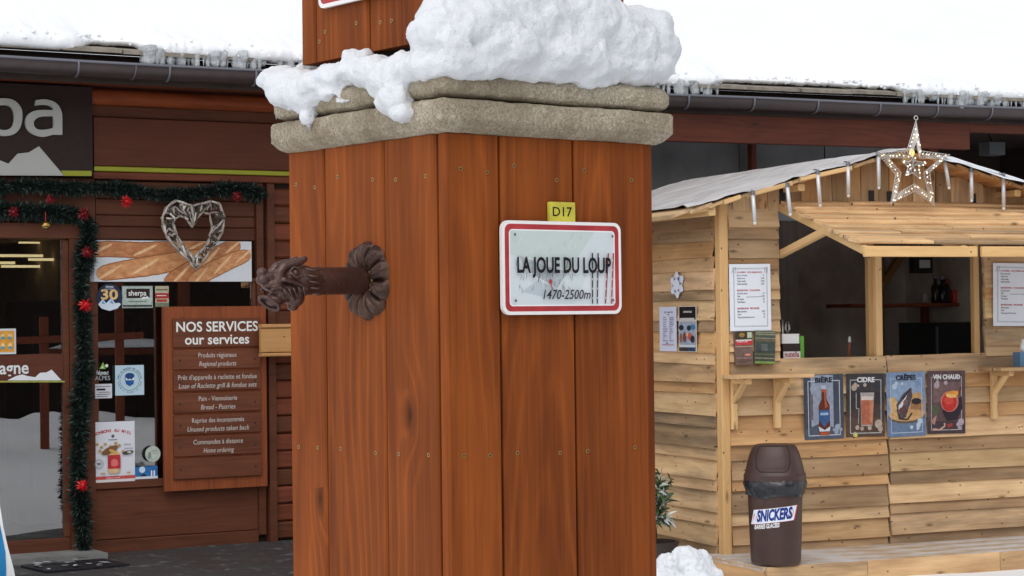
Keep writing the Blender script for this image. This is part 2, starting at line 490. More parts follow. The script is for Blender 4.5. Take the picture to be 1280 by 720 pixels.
def onfront(fr, x, y, z, rz=0, tilt=0):
    """matrix of a sheet facing out of frame fr's front (x right, y up, z out)"""
    return fr.M @ Matrix.Translation((x, y, z)) @ ax((1, 0, 0), (0, 0, 1), (0, -1, 0), (0, 0, 0)) @ Matrix.Rotation(rz, 4, 'Z') @ Matrix.Rotation(tilt, 4, 'X')
def onside(fr, x, y, z, rz=0):
    """sheet facing out of frame fr's left side"""
    return fr.M @ Matrix.Translation((x, y, z)) @ ax((0, -1, 0), (0, 0, 1), (-1, 0, 0), (0, 0, 0)) @ Matrix.Rotation(rz, 4, 'Z')

def blob_mesh(name, blobs, voxel, mat, smooth_it=6, disp=((.05, .02),), seed=0, smooth_fac=.5):
    """blobs: (centre, radii[, rotation euler]) melted together into one surface"""
    bm = bmesh.new()
    for b in blobs:
        M = Matrix.Translation(b[0])
        if len(b) > 2: M = M @ Matrix.Rotation(b[2][2], 4, 'Z') @ Matrix.Rotation(b[2][1], 4, 'Y') @ Matrix.Rotation(b[2][0], 4, 'X')
        r = b[1] if isinstance(b[1], (tuple, list)) else (b[1],) * 3
        M = M @ Matrix.Diagonal((*r, 1))
        bmesh.ops.create_icosphere(bm, subdivisions=3, radius=1, matrix=M)
    me = bpy.data.meshes.new('blob'); bm.to_mesh(me); bm.free()
    o = bpy.data.objects.new('blob', me); COL.objects.link(o)
    md = o.modifiers.new('r', 'REMESH'); md.mode = 'VOXEL'; md.voxel_size = voxel
    md = o.modifiers.new('s', 'SMOOTH'); md.iterations = smooth_it; md.factor = smooth_fac
    texs = []
    for i, (sc, st) in enumerate(disp):
        t = bpy.data.textures.new('d%d' % i, 'CLOUDS'); t.noise_scale = sc; t.noise_depth = 3; texs.append(t)
        md = o.modifiers.new('d%d' % i, 'DISPLACE'); md.texture = t; md.strength = st; md.mid_level = .5; md.texture_coords = 'LOCAL'
    dg = bpy.context.evaluated_depsgraph_get(); dg.update()
    out = bpy.data.meshes.new_from_object(o.evaluated_get(dg))
    bpy.data.objects.remove(o); bpy.data.meshes.remove(me)
    for t in texs: bpy.data.textures.remove(t)
    out.name = name; out.materials.clear(); out.materials.append(mat)
    out.polygons.foreach_set('use_smooth', [True] * len(out.polygons))
    return out

def nz(x, y=0, z=0): return mnoise.noise(Vector((x, y, z)))

def outline_geo(loops, ext):
    """filled letter shape with holes from closed loops of (x, y)"""
    cu = bpy.data.curves.new('l', 'CURVE'); cu.dimensions = '2D'; cu.fill_mode = 'BOTH'; cu.extrude = ext; cu.resolution_u = 6
    for L in loops:
        s = cu.splines.new('NURBS'); s.points.add(len(L) - 1)
        for q, (x, y) in zip(s.points, L): q.co = (x, y, 0, 1)
        s.use_cyclic_u = True; s.order_u = 3
    o = bpy.data.objects.new('l', cu); me = bpy.data.meshes.new_from_object(o)
    vs = [tuple(v.co) for v in me.vertices]; fs = [tuple(f.vertices) for f in me.polygons]
    bpy.data.meshes.remove(me); bpy.data.objects.remove(o); bpy.data.curves.remove(cu)
    return vs, fs

_rough = [0]
def rplank(name, parent, c, L, W, dims, mat, tint=1.0, wob=.004, seg=6):
    """a rough sawn board: like plank, but its long edges wander"""
    l, w, t = dims; _rough[0] += 1; s0 = _rough[0] * 3.17
    mb = MB(); vs = []
    for i in range(seg + 1):
        x = -l / 2 + l * i / seg
        a = -w / 2 + wob * nz(x * 2.3, s0) + wob * .5 * nz(x * 7, s0 + 9); b = w / 2 + wob * nz(x * 2.3, s0 + 5)
        k = .0015 * nz(x * 3, s0 + 2)
        vs += [(x, a, -t / 2), (x, b, -t / 2), (x, b, t / 2 + k), (x, a, t / 2 + k)]
    e0, e1 = wob * .8 * nz(s0, 1), wob * .8 * nz(s0, 2)
    for j in (0, 3): vs[j] = (vs[j][0] + e0, *vs[j][1:]); vs[-4 + j] = (vs[-4 + j][0] + e1, *vs[-4 + j][1:])
    fs = [(i * 4 + j, i * 4 + (j + 1) % 4, i * 4 + 4 + (j + 1) % 4, i * 4 + 4 + j) for i in range(seg) for j in range(4)] + [(3, 2, 1, 0), (seg * 4, seg * 4 + 1, seg * 4 + 2, seg * 4 + 3)]
    mb.add(vs, fs); me = mb.mesh(name, mat)
    bm = bmesh.new(); bm.from_mesh(me); bmesh.ops.recalc_face_normals(bm, faces=bm.faces); bm.to_mesh(me); bm.free()
    L = Vector(L).normalized(); W = Vector(W); W = (W - L * W.dot(L)).normalized(); Z = L.cross(W)
    o = obj(name, me, parent, ax(L, W, Z, c))
    tc = tint if isinstance(tint, (tuple, list)) else (tint, tint, tint)
    o.color = (tc[0], tc[1], tc[2], 1)
    return o

# ================================================================== GROUND
def ground_h(x, y):
    h = .02 * nz(x * .35, y * .35) + .01 * nz(x * 1.7, y * 1.7, 3)
    d = ((x - 7.2) / 3.4) ** 2 + ((y - 4.5) / 3.2) ** 2           # ploughed heap across the square
    h += .36 * math.exp(-d) * (1 + .5 * nz(x * .8, y * .8, 5) + .35 * nz(x * 2.1, y * 2.1, 8)) + .05 * math.exp(-d) * nz(x * 5, y * 5, 2)
    d = ((x - 3.8) / 1.6) ** 2 + ((y - 6.2) / 1.5) ** 2
    h += .0 * math.exp(-d)
    w = ST.loc(Vector((x, y, 0)))
    if -4 < w.y < -.5 and -1 < w.x < 6: h += .045 * min(1, (w.y + 4) / 2) * min(1, (w.x + 1) / 1.5)
    w = FA.loc(Vector((x, y, 0)))
    if w.y > -3.7: h = h * max(0, min(1, (-2.9 - w.y) / .8)) if w.y < -2.9 else 0
    return h - .006
def axis_pts():
    a = [-14 + .22 * i for i in range(150)]
    return [-900, -400, -150, -70, -35, -22] + a + [24, 35, 60, 120, 300, 900]
gx = axis_pts(); gy = [v + 3 for v in axis_pts()]
mb = MB()
mb.add([(x, y, ground_h(x, y) if abs(x) < 20 and abs(y) < 25 else -.006) for y in gy for x in gx],
       [(j * len(gx) + i, j * len(gx) + i + 1, (j + 1) * len(gx) + i + 1, (j + 1) * len(gx) + i) for j in range(len(gy) - 1) for i in range(len(gx) - 1)])
M_gsnow = snow_mat('trodden_snow', 5, .22, 0)
tag(mb.build('ground', M_gsnow, smooth=True), kind='structure')

def asphalt_mat():
    m = NT('wet_asphalt'); tc = m.node('TexCoord').outputs['Object']
    a = m.noise(tc, 120, 4, .7); b = m.noise(tc, 2.2, 4, .6); c_ = m.noise(tc, 7, 5, .7)
    c = m.mix(a, srgb(44, 43, 44), srgb(78, 76, 76))
    c = m.mix(m.ramp(b, (.4, 0.0), (.65, .6)), c, srgb(56, 52, 52))
    c = m.mix(m.ramp(c_, (.57, 0.0), (.70, .7)), c, srgb(146, 148, 152))
    m.col(c); m.set(Roughness=m.ramp(b, (.35, .32), (.6, .75)), Specular_IOR_Level=.4)
    m.bump(m.math('ADD', a, m.math('MULTIPLY', c_, 2)), .5, .01)
    return m.mat
M_asph = asphalt_mat()
edge = [(-9 + .25 * i, -1.5 - .62 * max(0, min(2.4, -9 + .25 * i + 1.0)) + .22 * nz(i * .31, 4) + .1 * nz(i * 1.3, 9)) for i in range(47)]
mb = MB(); n = len(edge)
mb.add([(x, y, 0) for x, y in edge] + [(x, .3, 0) for x, _ in edge], [(i, i + 1, n + i + 1, n + i) for i in range(n - 1)])
tag(mb.build('pavement', M_asph, M=FA.M @ Matrix.Translation((0, 0, .006))), kind='structure')

# ================================================================== PILLAR
pillar = empty('fountain_pillar', PIL.M, 'square fountain pillar clad in orange brown upright boards under a stone cap', 'pillar')
NEGX, NEGY = Vector((-1, 0, 0)), Vector((0, -1, 0))
BT = .02
ztop = 1.9655
def vboards(parent, face, edges, pos, z0, z1, mat, gap=.004, tints=None):
    for i, (a, b) in enumerate(zip(edges, edges[1:])):
        c = (a + b) / 2; w = abs(b - a) - gap; zc = (z0 + z1) / 2
        t = random.uniform(.94, 1.06) if tints is None else tints[i]
        jit = random.uniform(-.0006, .0006)
        if face == 'front': o = plank('board', parent, (c, pos + BT / 2 + jit, zc), (0, 0, 1), NEGX, (z1 - z0, w, BT), mat, t, ch=.003)
        if face == 'left': o = plank('board', parent, (pos + BT / 2 + jit, c, zc), (0, 0, 1), (0, 1, 0), (z1 - z0, w, BT), mat, t, ch=.003)
        if face == 'right': o = plank('board', parent, (pos - BT / 2 + jit, c, zc), (0, 0, 1), NEGY, (z1 - z0, w, BT), mat, t, ch=.003)
        if face == 'back': o = plank('board', parent, (c, pos - BT / 2 + jit, zc), (0, 0, 1), (1, 0, 0), (z1 - z0, w, BT), mat, t, ch=.003)
vboards(pillar, 'front', [0, .1, .239, .385], 0, 0, ztop, M_pillar, tints=[1.0, .93, .97])
vboards(pillar, 'left', [.0205, .153, .316, .421], 0, 0, ztop, M_pillar, tints=[.97, .97, 1.08])
vboards(pillar, 'right', [0, .14, .28, .421], .398, 0, ztop, M_pillar)
vboards(pillar, 'back', [.021, .14, .26, .377], .421, 0, ztop, M_pillar)
mb = MB(); mb.box(.0215, .3765, .0215, .3995, 0, ztop)
mb.build('core', M_darkwood, pillar)
# screws
M_screw = plain('yellow_zinc_screw', srgb(176, 142, 92), .4, .6)
mb = MB()
def screw(mb, fr, face, a, z, pos, r=.0032):
    for rad, off, mi in ((r, .0012, 0), (r * .5, .0016, 1)):
        pts = [(rad * cos(2 * pi * k / 10), rad * sin(2 * pi * k / 10)) for k in range(10)]
        if face == 'front': M = Matrix.Translation((a, pos, z)) @ ax((1, 0, 0), (0, 0, 1), (0, -1, 0), (0, 0, 0))
        else: M = Matrix.Translation((pos, a, z)) @ ax((0, -1, 0), (0, 0, 1), (-1, 0, 0), (0, 0, 0))
        mb.prism(pts, -.001, off, mi, M)
for rowz, jj in ((1.914, .01), (1.505, .004), (.9, .004), (.3, .004)):
    for a in (.028, .075, .125, .205, .258, .352): screw(mb, PIL, 'front', a, rowz + random.uniform(-jj, jj), 0)
    for a in (.045, .12, .18, .275, .34, .395): screw(mb, PIL, 'left', a, rowz + random.uniform(-jj, jj), 0)
for pxy in ((400, 52), (407, 40), (446, 29), (476, 28), (490, 26)):
    q = PIL.sd(*pxy, .02); screw(mb, PIL, 'left', q.y, q.z, .02)
tag(mb.build('screw', [M_screw, M_black], pillar), kind='stuff')
# stone cap: two slabs, worn by hand and weather
def slab(name, x0, x1, y0, y1, prof, rc, seed):
    per = []
    def side(ax_, ay, bx, by, n):
        for i in range(n): per.append((ax_ + (bx - ax_) * i / n, ay + (by - ay) * i / n))
    def corner(cx, cy, a, n=9):
        for i in range(n): q = radians(a + 90 * i / n); per.append((cx + rc * cos(q), cy + rc * sin(q)))
    n = 46
    side(x0 + rc, y0, x1 - rc, y0, n); corner(x1 - rc, y0 + rc, -90); side(x1, y0 + rc, x1, y1 - rc, n); corner(x1 - rc, y1 - rc, 0)
    side(x1 - rc, y1, x0 + rc, y1, n); corner(x0 + rc, y1 - rc, 90); side(x0, y1 - rc, x0, y0 + rc, n); corner(x0 + rc, y0 + rc, 180)
    cx, cy = (x0 + x1) / 2, (y0 + y1) / 2; mb = MB(); vs = []
    for ins, z in prof:
        for x, y in per:
            k = 1 - ins / ((x1 - x0) / 2)
            px_, py_ = cx + (x - cx) * k, cy + (y - cy) * k
            d = .0012 * nz(px_ * 11 + seed, py_ * 11, z * 11) + .0013 * nz(px_ * 50, py_ * 50 + seed, z * 50) + .0008 * nz(px_ * 150, py_ * 150 + seed, z * 150)
            dx, dy = x - cx, y - cy; l = sqrt(dx * dx + dy * dy)
            vs.append((px_ + dx / l * d, py_ + dy / l * d, z + .8 * d))
    m = len(per); k = len(prof)
    fs = [(r * m + i, r * m + (i + 1) % m, (r + 1) * m + (i + 1) % m, (r + 1) * m + i) for r in range(k - 1) for i in range(m)]
    fs += [tuple(range(m - 1, -1, -1)), tuple((k - 1) * m + i for i in range(m))]
    mb.add(vs, fs)
    return mb.build(name, M_stone, pillar, smooth=True)
def arcprof(pts, n=5):
    out = []
    for (a, b), (c, d) in zip(pts, pts[1:]): out += [(a + (c - a) * i / n, b + (d - b) * i / n) for i in range(n)]
    return out + [pts[-1]]
slab('cap_slab', -.024, .423, -.024, .437, arcprof([(.05, 1.966), (.018, 1.966), (.009, 1.971), (.0, 1.982), (.0, 2.0075), (.002, 2.0115), (.007, 2.0135), (.04, 2.014)], 4), .009, 3)
slab('cap_slab', -.023, .424, -.023, .436, arcprof([(.05, 2.0165), (.014, 2.0165), (.004, 2.021), (.0, 2.028), (.0, 2.040), (.004, 2.048), (.012, 2.053), (.03, 2.055)], 4), .022, 11)
mb = MB(); mb.box(.0, .398, .0, .412, 2.013, 2.018); mb.build('mortar_bed', M_darkwood, pillar)
# upper shaft
UA, UX, UY = .02, .363, .41
ed = [PIL.sd(x, 40, UA).y for x in (374, 394, 461)]
mb = MB(); mb.box(UA + .026, UX - .024, UA + .026, UY - .026, 2.054, 2.13); mb.build('plinth', M_darkwood, pillar)
uy = [UA + .0205, ed[2] - .15, ed[2], ed[1], UY]
vboards(pillar, 'left', uy, UA, 2.106, 3.1, M_pillar, tints=[.95, .97, .96, .9])
vboards(pillar, 'front', [UA, .14, .26, UX - BT], UA, 2.106, 3.1, M_pillar)
vboards(pillar, 'right', [UA, .15, .28, UY], UX, 2.106, 3.1, M_pillar)
vboards(pillar, 'back', [UA + BT, .14, .25, UX - BT], UY, 2.106, 3.1, M_pillar)
mb = MB(); mb.box(UA + .0215, UX - .0215, UA + .0215, UY - .0215, 2.11, 3.1); mb.build('core', M_darkwood, pillar)

# water spout ------------------------------------------------------
SP = PIL.sd(460, 351)
spout = empty('water_spout', PIL.M @ Matrix.Translation((0, SP.y, SP.z)), 'rusty cast iron water spout with an animal head on the pillar', 'spout')
# rosette in the plane x = 0, facing -x: ten ribbed leaves round a ring
nr, na = 18, 240; vs = []; fs = []; rim = []
for i in range(nr + 1):
    t = i / nr
    for j in range(na):
        a = 2 * pi * j / na
        ph = (a * 10 / (2 * pi)) % 1; u_ = abs(ph - .5) * 2                # 0 in the middle of a leaf, 1 between leaves
        R0 = .0595 - .0045 * u_ ** 2.5 + .0010 * nz(cos(a) * 6, sin(a) * 6)
        r = .0195 + (R0 - .0195) * t
        dome = sin(pi * min(1, .12 + t * .86)) ** .7
        hgt = .004 + .0115 * dome * (1 - u_ ** 4) + .0022 * math.exp(-(u_ / .16) ** 2) * dome + .0012 * cos(u_ * 3 * pi) * dome * t + .0008 * nz(cos(a) * 20, sin(a) * 20, t * 6)
        if t > .94: hgt *= .45
        vs.append((-hgt if i < nr else 0, r * cos(a), r * sin(a)))
        if i == nr - 1: rim.append(Vector((-hgt - .0002, r * cos(a), r * sin(a))))
for i in range(nr):
    for j in range(na): fs.append((i * na + j, i * na + (j + 1) % na, (i + 1) * na + (j + 1) % na, (i + 1) * na + j))
mb = MB(); mb.add(vs, fs)
rose = mb.build('rosette', M_iron, spout, smooth=True)
M_gilt = plain('worn_gilt', srgb(168, 128, 84), .4, .6, var=.45, vscale=120)
mb = MB(); mb.tube([(-.0065 + .001 * sin(9 * k), (.0205 + .0008 * sin(7 * k)) * cos(2 * pi * k / 60), (.0205 + .0008 * sin(7 * k)) * sin(2 * pi * k / 60)) for k in range(60)], .0024, 6, closed=True)
mb.build('inner_ring', M_gilt, rose, smooth=True)
PR = .0203
mb = MB(); mb.tube([(0, .004, 0), (-.04, .004, .0), (-.08, .004, -.0005), (-.118, .004, -.001)], [PR, PR, PR, PR * .98], 28)
M_pipe = plain('rusty_pipe', srgb(72, 46, 38), .5, .35, var=.3, vscale=30, bump=.2, bscale=120)
mb.build('pipe', M_pipe, spout, angle=.6)
blobs = []
for a, b, rx, ry, rd in ((396, 350, 14, 18, .0205), (378, 350, 18, 20, .021), (364, 346, 16, 13, .018), (350, 346, 14, 10, .0145), (338, 346, 12, 8, .0115), (328, 341, 6, 6.5, .008), (329, 350, 8, 7, .0105), (343, 356, 15, 9, .0145), (356, 364, 16, 13, .017), (368, 372, 11, 13, .015), (351, 370, 12, 10, .0155), (343, 375, 11, 9, .0145), (366, 384, 6, 5, .008)):
    q = PIL.px(a, b, SP.y + .004)
    blobs.append(((q.x, .004, q.z - SP.z), (rx * .98 / 880 / .79, rd * .96, ry * .98 / 880)))
def ridge(pts, y0):
    P_ = [PIL.px(a, b, SP.y) for a, b, r in pts]
    for (p0, (_, _, r0)), (p1, (_, _, r1)) in zip(zip(P_, pts), list(zip(P_, pts))[1:]):
        for k in range(4):
            f = k / 4; c = p0.lerp(p1, f); r = (r0 + (r1 - r0) * f) / 880
            blobs.append(((c.x, y0, c.z - SP.z), (r * 1.2, r, r)))
for s_ in (-1, 1):
    ridge(((346, 350, 4.5), (347, 340, 5), (353, 333, 5.5), (363, 330, 5.5), (372, 327, 5), (378, 323, 4)), .004 + s_ * .0115)   # brow sweeping back into an ear
    ridge(((350, 350, 3), (360, 352, 3), (370, 356, 3), (380, 362, 2.5)), .004 + s_ * .0165)
    ridge(((336, 362, 2.5), (346, 360, 3), (356, 366, 3), (364, 376, 3)), .004 + s_ * .0145)
me = blob_mesh('animal_head', blobs, .00125, M_ironhead, 3, ((.012, .0010), (.004, .0005)))
head = obj('animal_head', me, spout)
def hq(a, b): q = PIL.px(a, b, SP.y + .004); return Vector((q.x, 0, q.z - SP.z))
mb = MB()
c = hq(335, 379); nrm = Vector((-.55, -.30, -.78)).normalized(); u = Vector((.80, -.1, -.55)); u = (u - nrm * u.dot(nrm)).normalized(); v = nrm.cross(u)
ringp = [c + u * (.0165 * cos(2 * pi * k / 24)) + v * (.0105 * sin(2 * pi * k / 24)) for k in range(24)]
mb.tube(ringp, .0028, 8, 0, closed=True)
mb.add([p - nrm * .001 for p in ringp], [tuple(range(24))], 1)  # dark disc stands in for the shade inside the open mouth
for s_ in (-1, 1):                                                   # eye ridges and mane strands on both cheeks
    y0 = s_ * .017
    mb.tube([hq(352, 340) + Vector((0, y0, 0)), hq(357, 334) + Vector((0, y0 * 1.1, 0)), hq(366, 337) + Vector((0, y0 * 1.1, 0)), hq(368, 345) + Vector((0, y0 * 1.15, 0)), hq(360, 347) + Vector((0, y0 * 1.1, 0)), hq(352, 340) + Vector((0, y0, 0))], .0016, 6, 0)
    mb.ell(hq(360, 341) + Vector((0, y0, 0)), (.005, .004, .0045), 8, 0)
    for k in range(5):
        a0 = hq(372 + k * 2, 336 + k * 8); a1 = hq(392 + k * 1, 338 + k * 7)
        mb.tube([a0 + Vector((0, s_ * .018, 0)), (a0 + a1) / 2 + Vector((0, s_ * .0205, -.002)), a1 + Vector((0, s_ * .019, 0))], [.0008, .0016, .0006], 6, 0)
    for k in range(5):
        a0 = hq(346 + k * 6, 362 - k * 1); a1 = hq(352 + k * 5, 374 - k)
        mb.tube([a0 + Vector((0, s_ * .015, 0)), a1 + Vector((0, s_ * .017, 0))], [.0016, .001], 6, 0)
mb.build('mouth_and_mane', [M_ironhead, M_dark], spout, smooth=True)

# place sign ---------------------------------------------------------
sx0, sx1, sz0, sz1 = PIL.rect(628, 277, 776.5, 393, -.014)
w, h = sx1 - sx0, sz1 - sz0
RED = (172, 58, 62)
p = Print(w, h, (236, 232, 230), .006, .00004, .013)
p.rect(-w / 2 + .0048, -h / 2 + .0048, w / 2 - .0048, h / 2 - .0048, RED, .010)
p.rect(-w / 2 + .0125, -h / 2 + .0125, w / 2 - .0125, h / 2 - .0125, (238, 236, 236), .006)
ix, iy = w / 2 - .0145, h / 2 - .0145
p.rect(-ix, -iy, ix, iy, (208, 216, 220), .005)
p.poly([(-ix, iy), (ix * .62, iy), (ix * .1, iy * -.1), (-ix * .3, iy * .2), (-ix, iy * .35)], (196, 208, 204))
p.poly([(-ix * .85, iy * .35), (-ix * .35, iy * .05), (ix * .1, -iy * .1), (-ix * .12, -iy * .55), (-ix * .55, -iy * .2), (-ix * .75, iy * .05)], (172, 180, 184))
p.poly([(-ix * .8, -iy * .65), (-ix * .5, -iy * .35), (-ix * .2, -iy * .5), (ix * .05, -iy * .7), (-ix * .2, -iy * .85)], (186, 196, 202))
p.poly([(ix * .2, -iy), (ix * .55, iy * .1), (ix * .8, iy * .35), (ix, iy * .1), (ix, -iy)], (216, 222, 226))
for k in range(60):
    x = random.uniform(-ix * .9, ix * .15); y = random.uniform(-iy * .75, iy * .2); s_ = random.uniform(.004, .011)
    p.line([(x, y), (x + random.uniform(-.3, .5) * s_, y + s_)], .0006, random.choice([(70, 70, 74), (104, 108, 112), (232, 236, 238)]))
for k in range(10):
    x = random.uniform(-ix * .9, ix * .6); y = random.uniform(iy * .2, iy * .8); s_ = random.uniform(.006, .014)
    p.line([(x, y), (x + s_ * .5, y + s_)], .0005, random.choice([(150, 162, 166), (226, 232, 234)]))
for x, c_, s_ in ((.55, (62, 62, 66), 0), (.64, (70, 70, 74), .002), (.80, (150, 52, 54), .006), (.92, (160, 60, 60), .004)):
    p.line([(ix * x - .001, -iy * .98), (ix * x + s_, iy * .42)], .0026, c_)
    for k in range(6): p.line([(ix * x - .0005 + s_ * .15 * k, -iy * .85 + k * .014), (ix * x - .0005 + s_ * .15 * k, -iy * .80 + k * .014)], .0012, (225, 226, 228))
p.ell(-ix * .28, -iy * .38, .0028, .004, (178, 62, 60)); p.line([(-ix * .27, -iy * .45), (-ix * .24, -iy * .6)], .0016, (140, 60, 60))
tx = (28, 26, 30)
p.text('LA JOUE DU LOUP', w * .0, h * .02, .0315, tx, fit=w * .79, bold=.032)
p.text('1470-2500m', w * .015, -iy * .74, .0195, (48, 46, 52), fit=w * .40, shear=.25, bold=.012)
for a in (-1, 1):
    for b in (-1, 1): p.ell(a * (ix - .006), b * (iy - .006), .0022, .0022, (110, 104, 100))
o = p.build('place_sign', None, onfront(PIL, (sx0 + sx1) / 2, -.014, (sz0 + sz1) / 2))
tag(o, 'red bordered white sign reading LA JOUE DU LOUP 1470-2500m on the pillar', 'sign')
dx0, dx1, dz0, dz1 = PIL.rect(687, 256, 719, 278, -.009)
p = Print(dx1 - dx0, dz1 - dz0 + .004, (198, 188, 72), .005, .00004, .0015)
p.text('D17', 0, 0, .0195, (30, 28, 22), fit=.037, bold=.014)
o = p.build('road_number_plate', None, onfront(PIL, (dx0 + dx1) / 2, -.009, (dz0 + dz1) / 2 + .002))
tag(o, 'small yellow plate reading D17 above the place sign', 'sign')
mb = MB(); mb.box(-.02, -.017, -.0, .009, -.01, .011); 
q = PIL.sd(398, 6, UA - .012)
p = Print(.224, .13, (236, 232, 230), .006, .00004, .013)
p.rect(-.106, -.059, .106, .059, RED, .010); p.rect(-.0995, -.0525, .0995, .0525, (226, 230, 232), .006)
qq = PIL.sd(398, 2, UA - .012); q2 = PIL.sd(425, 6, UA - .012)
o = p.build('upper_sign', None, onside(PIL, UA - .012, qq.y - .112, q2.z + .066))
tag(o, 'red bordered plate fixed to the upper part of the pillar, mostly above the picture', 'sign')

# snow on the cap ------------------------------------------------------
bl = []
S9 = 897.0
for a, b, rx, ry, d, rd in ((552, 44, 32, 36, .004, .05), (564, 72, 28, 24, -.004, .04), (556, 20, 28, 26, .02, .04), (600, 40, 62, 58, .008, .055), (600, 76, 52, 26, -.008, .036), (660, 36, 70, 62, .01, .06), (665, 78, 58, 32, -.010, .036), (720, 40, 62, 60, .01, .058), (730, 82, 54, 28, -.012, .034), (775, 56, 46, 48, .004, .05), (785, 86, 42, 24, -.012, .03), (814, 58, 28, 40, .012, .045), (815, 86, 24, 24, -.006, .03), (800, 34, 38, 30, .03, .05), (640, 62, 40, 30, -.030, .03), (715, 66, 44, 28, -.032, .03), (830, 62, 11, 24, .02, .03), (690, 98, 90, 10, -.016, .02)):
    q = PIL.px(a, b, d); bl.append((q, (rx * 1.06 / S9 / .80, rd, ry * 1.04 / S9)))
for k in range(5):                                                  # the ledge on the far side
    bl.append(((.405, .05 + .08 * k, 2.085 + .01 * random.random()), (.03, .06, .04)))
    bl.append(((.06 + .08 * k, .43, 2.08), (.06, .025, .035)))
for a, b, rx, ry, d in ((350, 102, 18, 22, -.008), (366, 114, 28, 30, -.014), (386, 122, 24, 28, -.018), (386, 145, 8, 14, -.026), (403, 108, 26, 24, -.012), (425, 98, 28, 22, -.006), (447, 76, 11, 20, .0), (440, 92, 24, 22, -.004), (466, 94, 26, 22, -.008), (494, 100, 32, 32, -.014), (497, 126, 18, 20, -.026), (504, 142, 10, 10, -.032), (484, 128, 12, 14, -.026), (516, 88, 30, 26, -.006), (538, 80, 26, 20, -.006), (415, 118, 18, 10, -.022), (430, 126, 10, 6, -.024), (375, 98, 24, 16, .0), (404, 94, 26, 12, .0)):
    q = PIL.sd(a, b, d); bl.append((q, (.036 if ry > 15 else .018, rx / S9 / .62, ry / S9)))
me = blob_mesh('snow_pile', bl, .0040, M_snow, 14, ((.075, .030), (.026, .010), (.010, .0048), (.004, .0022)), smooth_fac=.5)
me.transform(Matrix.Identity(4))
o = obj('snow_pile', me, None, PIL.M)
tag(o, 'lumpy white snow heaped on the stone cap of the pillar', 'snow')
M_ice = NT('ice'); M_ice.set(Roughness=.12, Transmission_Weight=.75, IOR=1.31, Specular_IOR_Level=.6); M_ice.col((.90, .93, .95))
M_ice.bump(M_ice.noise(M_ice.node('TexCoord').outputs['Object'], 60, 3), .4, .01); M_ice = M_ice.mat
for a, b, ln, r in ((345, 132, .022, .004), (386, 150, .016, .005)):
    mb = MB(); q = PIL.sd(a, b, -.02 if a < 360 else -.03); mb.tube([q + Vector((0, 0, .008)), q - Vector((0, 0, ln * .5)), q - Vector((-.001, 0, ln))], [r, r * .7, .0006], 8)
    mb.build('icicle', M_ice, o, smooth=True)

# ================================================================== SHOP
shop = empty('shop_building', FA.M, 'low brown timber shop with a glazed door and window under a snowy eave', 'building')
def fbox(name, r, y0, y1, mat, parent=shop, ch=None):
    """a board on the shop front; r = (x0, x1, z0, z1), y0 is its face"""
    return plank(name, parent, ((r[0] + r[1]) / 2, (y0 + y1) / 2, (r[2] + r[3]) / 2), (1, 0, 0), (0, 0, 1), (r[1] - r[0], r[3] - r[2], abs(y1 - y0)), mat, random.uniform(.92, 1.06), ch)
zpx = lambda x, y, d=0: FA.px(x, y, d).z
xpx = lambda x, y, d=0: FA.px(x, y, d).x
XL, XR = -3.6, 2.7
# upper bands
fbox('head_board', (XL, XR, 3.43, 3.60), .02, .06, M_brown)
mb = MB(); mb.tube([(XL, 0, 0), (XR, 0, 0)], .062, 16)
M_log = wood('log_wood', srgb(98, 42, 20), srgb(150, 76, 40), 40, .2, .3, .4, .3, rough=.6, tintvar=.02)
mb.build('log', M_log, shop, Matrix.Translation((0, -.01, 3.385)), angle=1.0)
fbox('band_board', (XL, XR, 3.235, 3.325), -.02, .04, M_brown)
M_band = wood('sign_band_board', srgb(70, 34, 22), srgb(100, 54, 36), 30, .12, .2, .25, 0, rough=.55, bump=.12, tintvar=.02)
fbox('sign_band', (-.692, XR, 2.872, 3.233), -.05, .0, M_band)
M_lime = plain('lime_paint', srgb(150, 152, 40), .5, var=.05)
fbox('lime_stripe', (-.692, XR, 2.832, 2.868), -.054, .0, M_lime)
fbox('band_board', (-.692, XR, 2.775, 2.829), -.035, .02, M_redbrown)
# boards above the window, behind the garland
zz = [zpx(220, v) for v in (300.5, 284, 270, 250, 228)]
for a, b in zip(zz, zz[1:]): fbox('board', (-.665, .60, a + .002, b - .002), -.002, .04, M_brown)
fbox('trim', (.605, .66, .06, 2.77), -.03, .05, M_brown)
fbox('trim', (.685, .745, .0, 2.77), -.055, .05, M_brown)
fbox('trim', (.661, .684, .05, 2.77), .01, .05, M_brown)
z = .02; k = 0
while z < 2.7:
    hgt = .136
    fbox('siding_board', (.747, XR, z, min(z + hgt - .006, 2.77)), -.02 + .004 * (k % 2), .03, M_redbrown if k % 3 else M_brown, ch=.014); z += hgt; k += 1
mb = MB(); mb.box(.6, XR, .05, .12, 0, 3.6); mb.box(XL, XR, .08, .12, 2.75, 3.6); mb.box(XL, .6, .06, .1, 2.44, 2.8); mb.build('wall_backing', M_darkwood, shop)
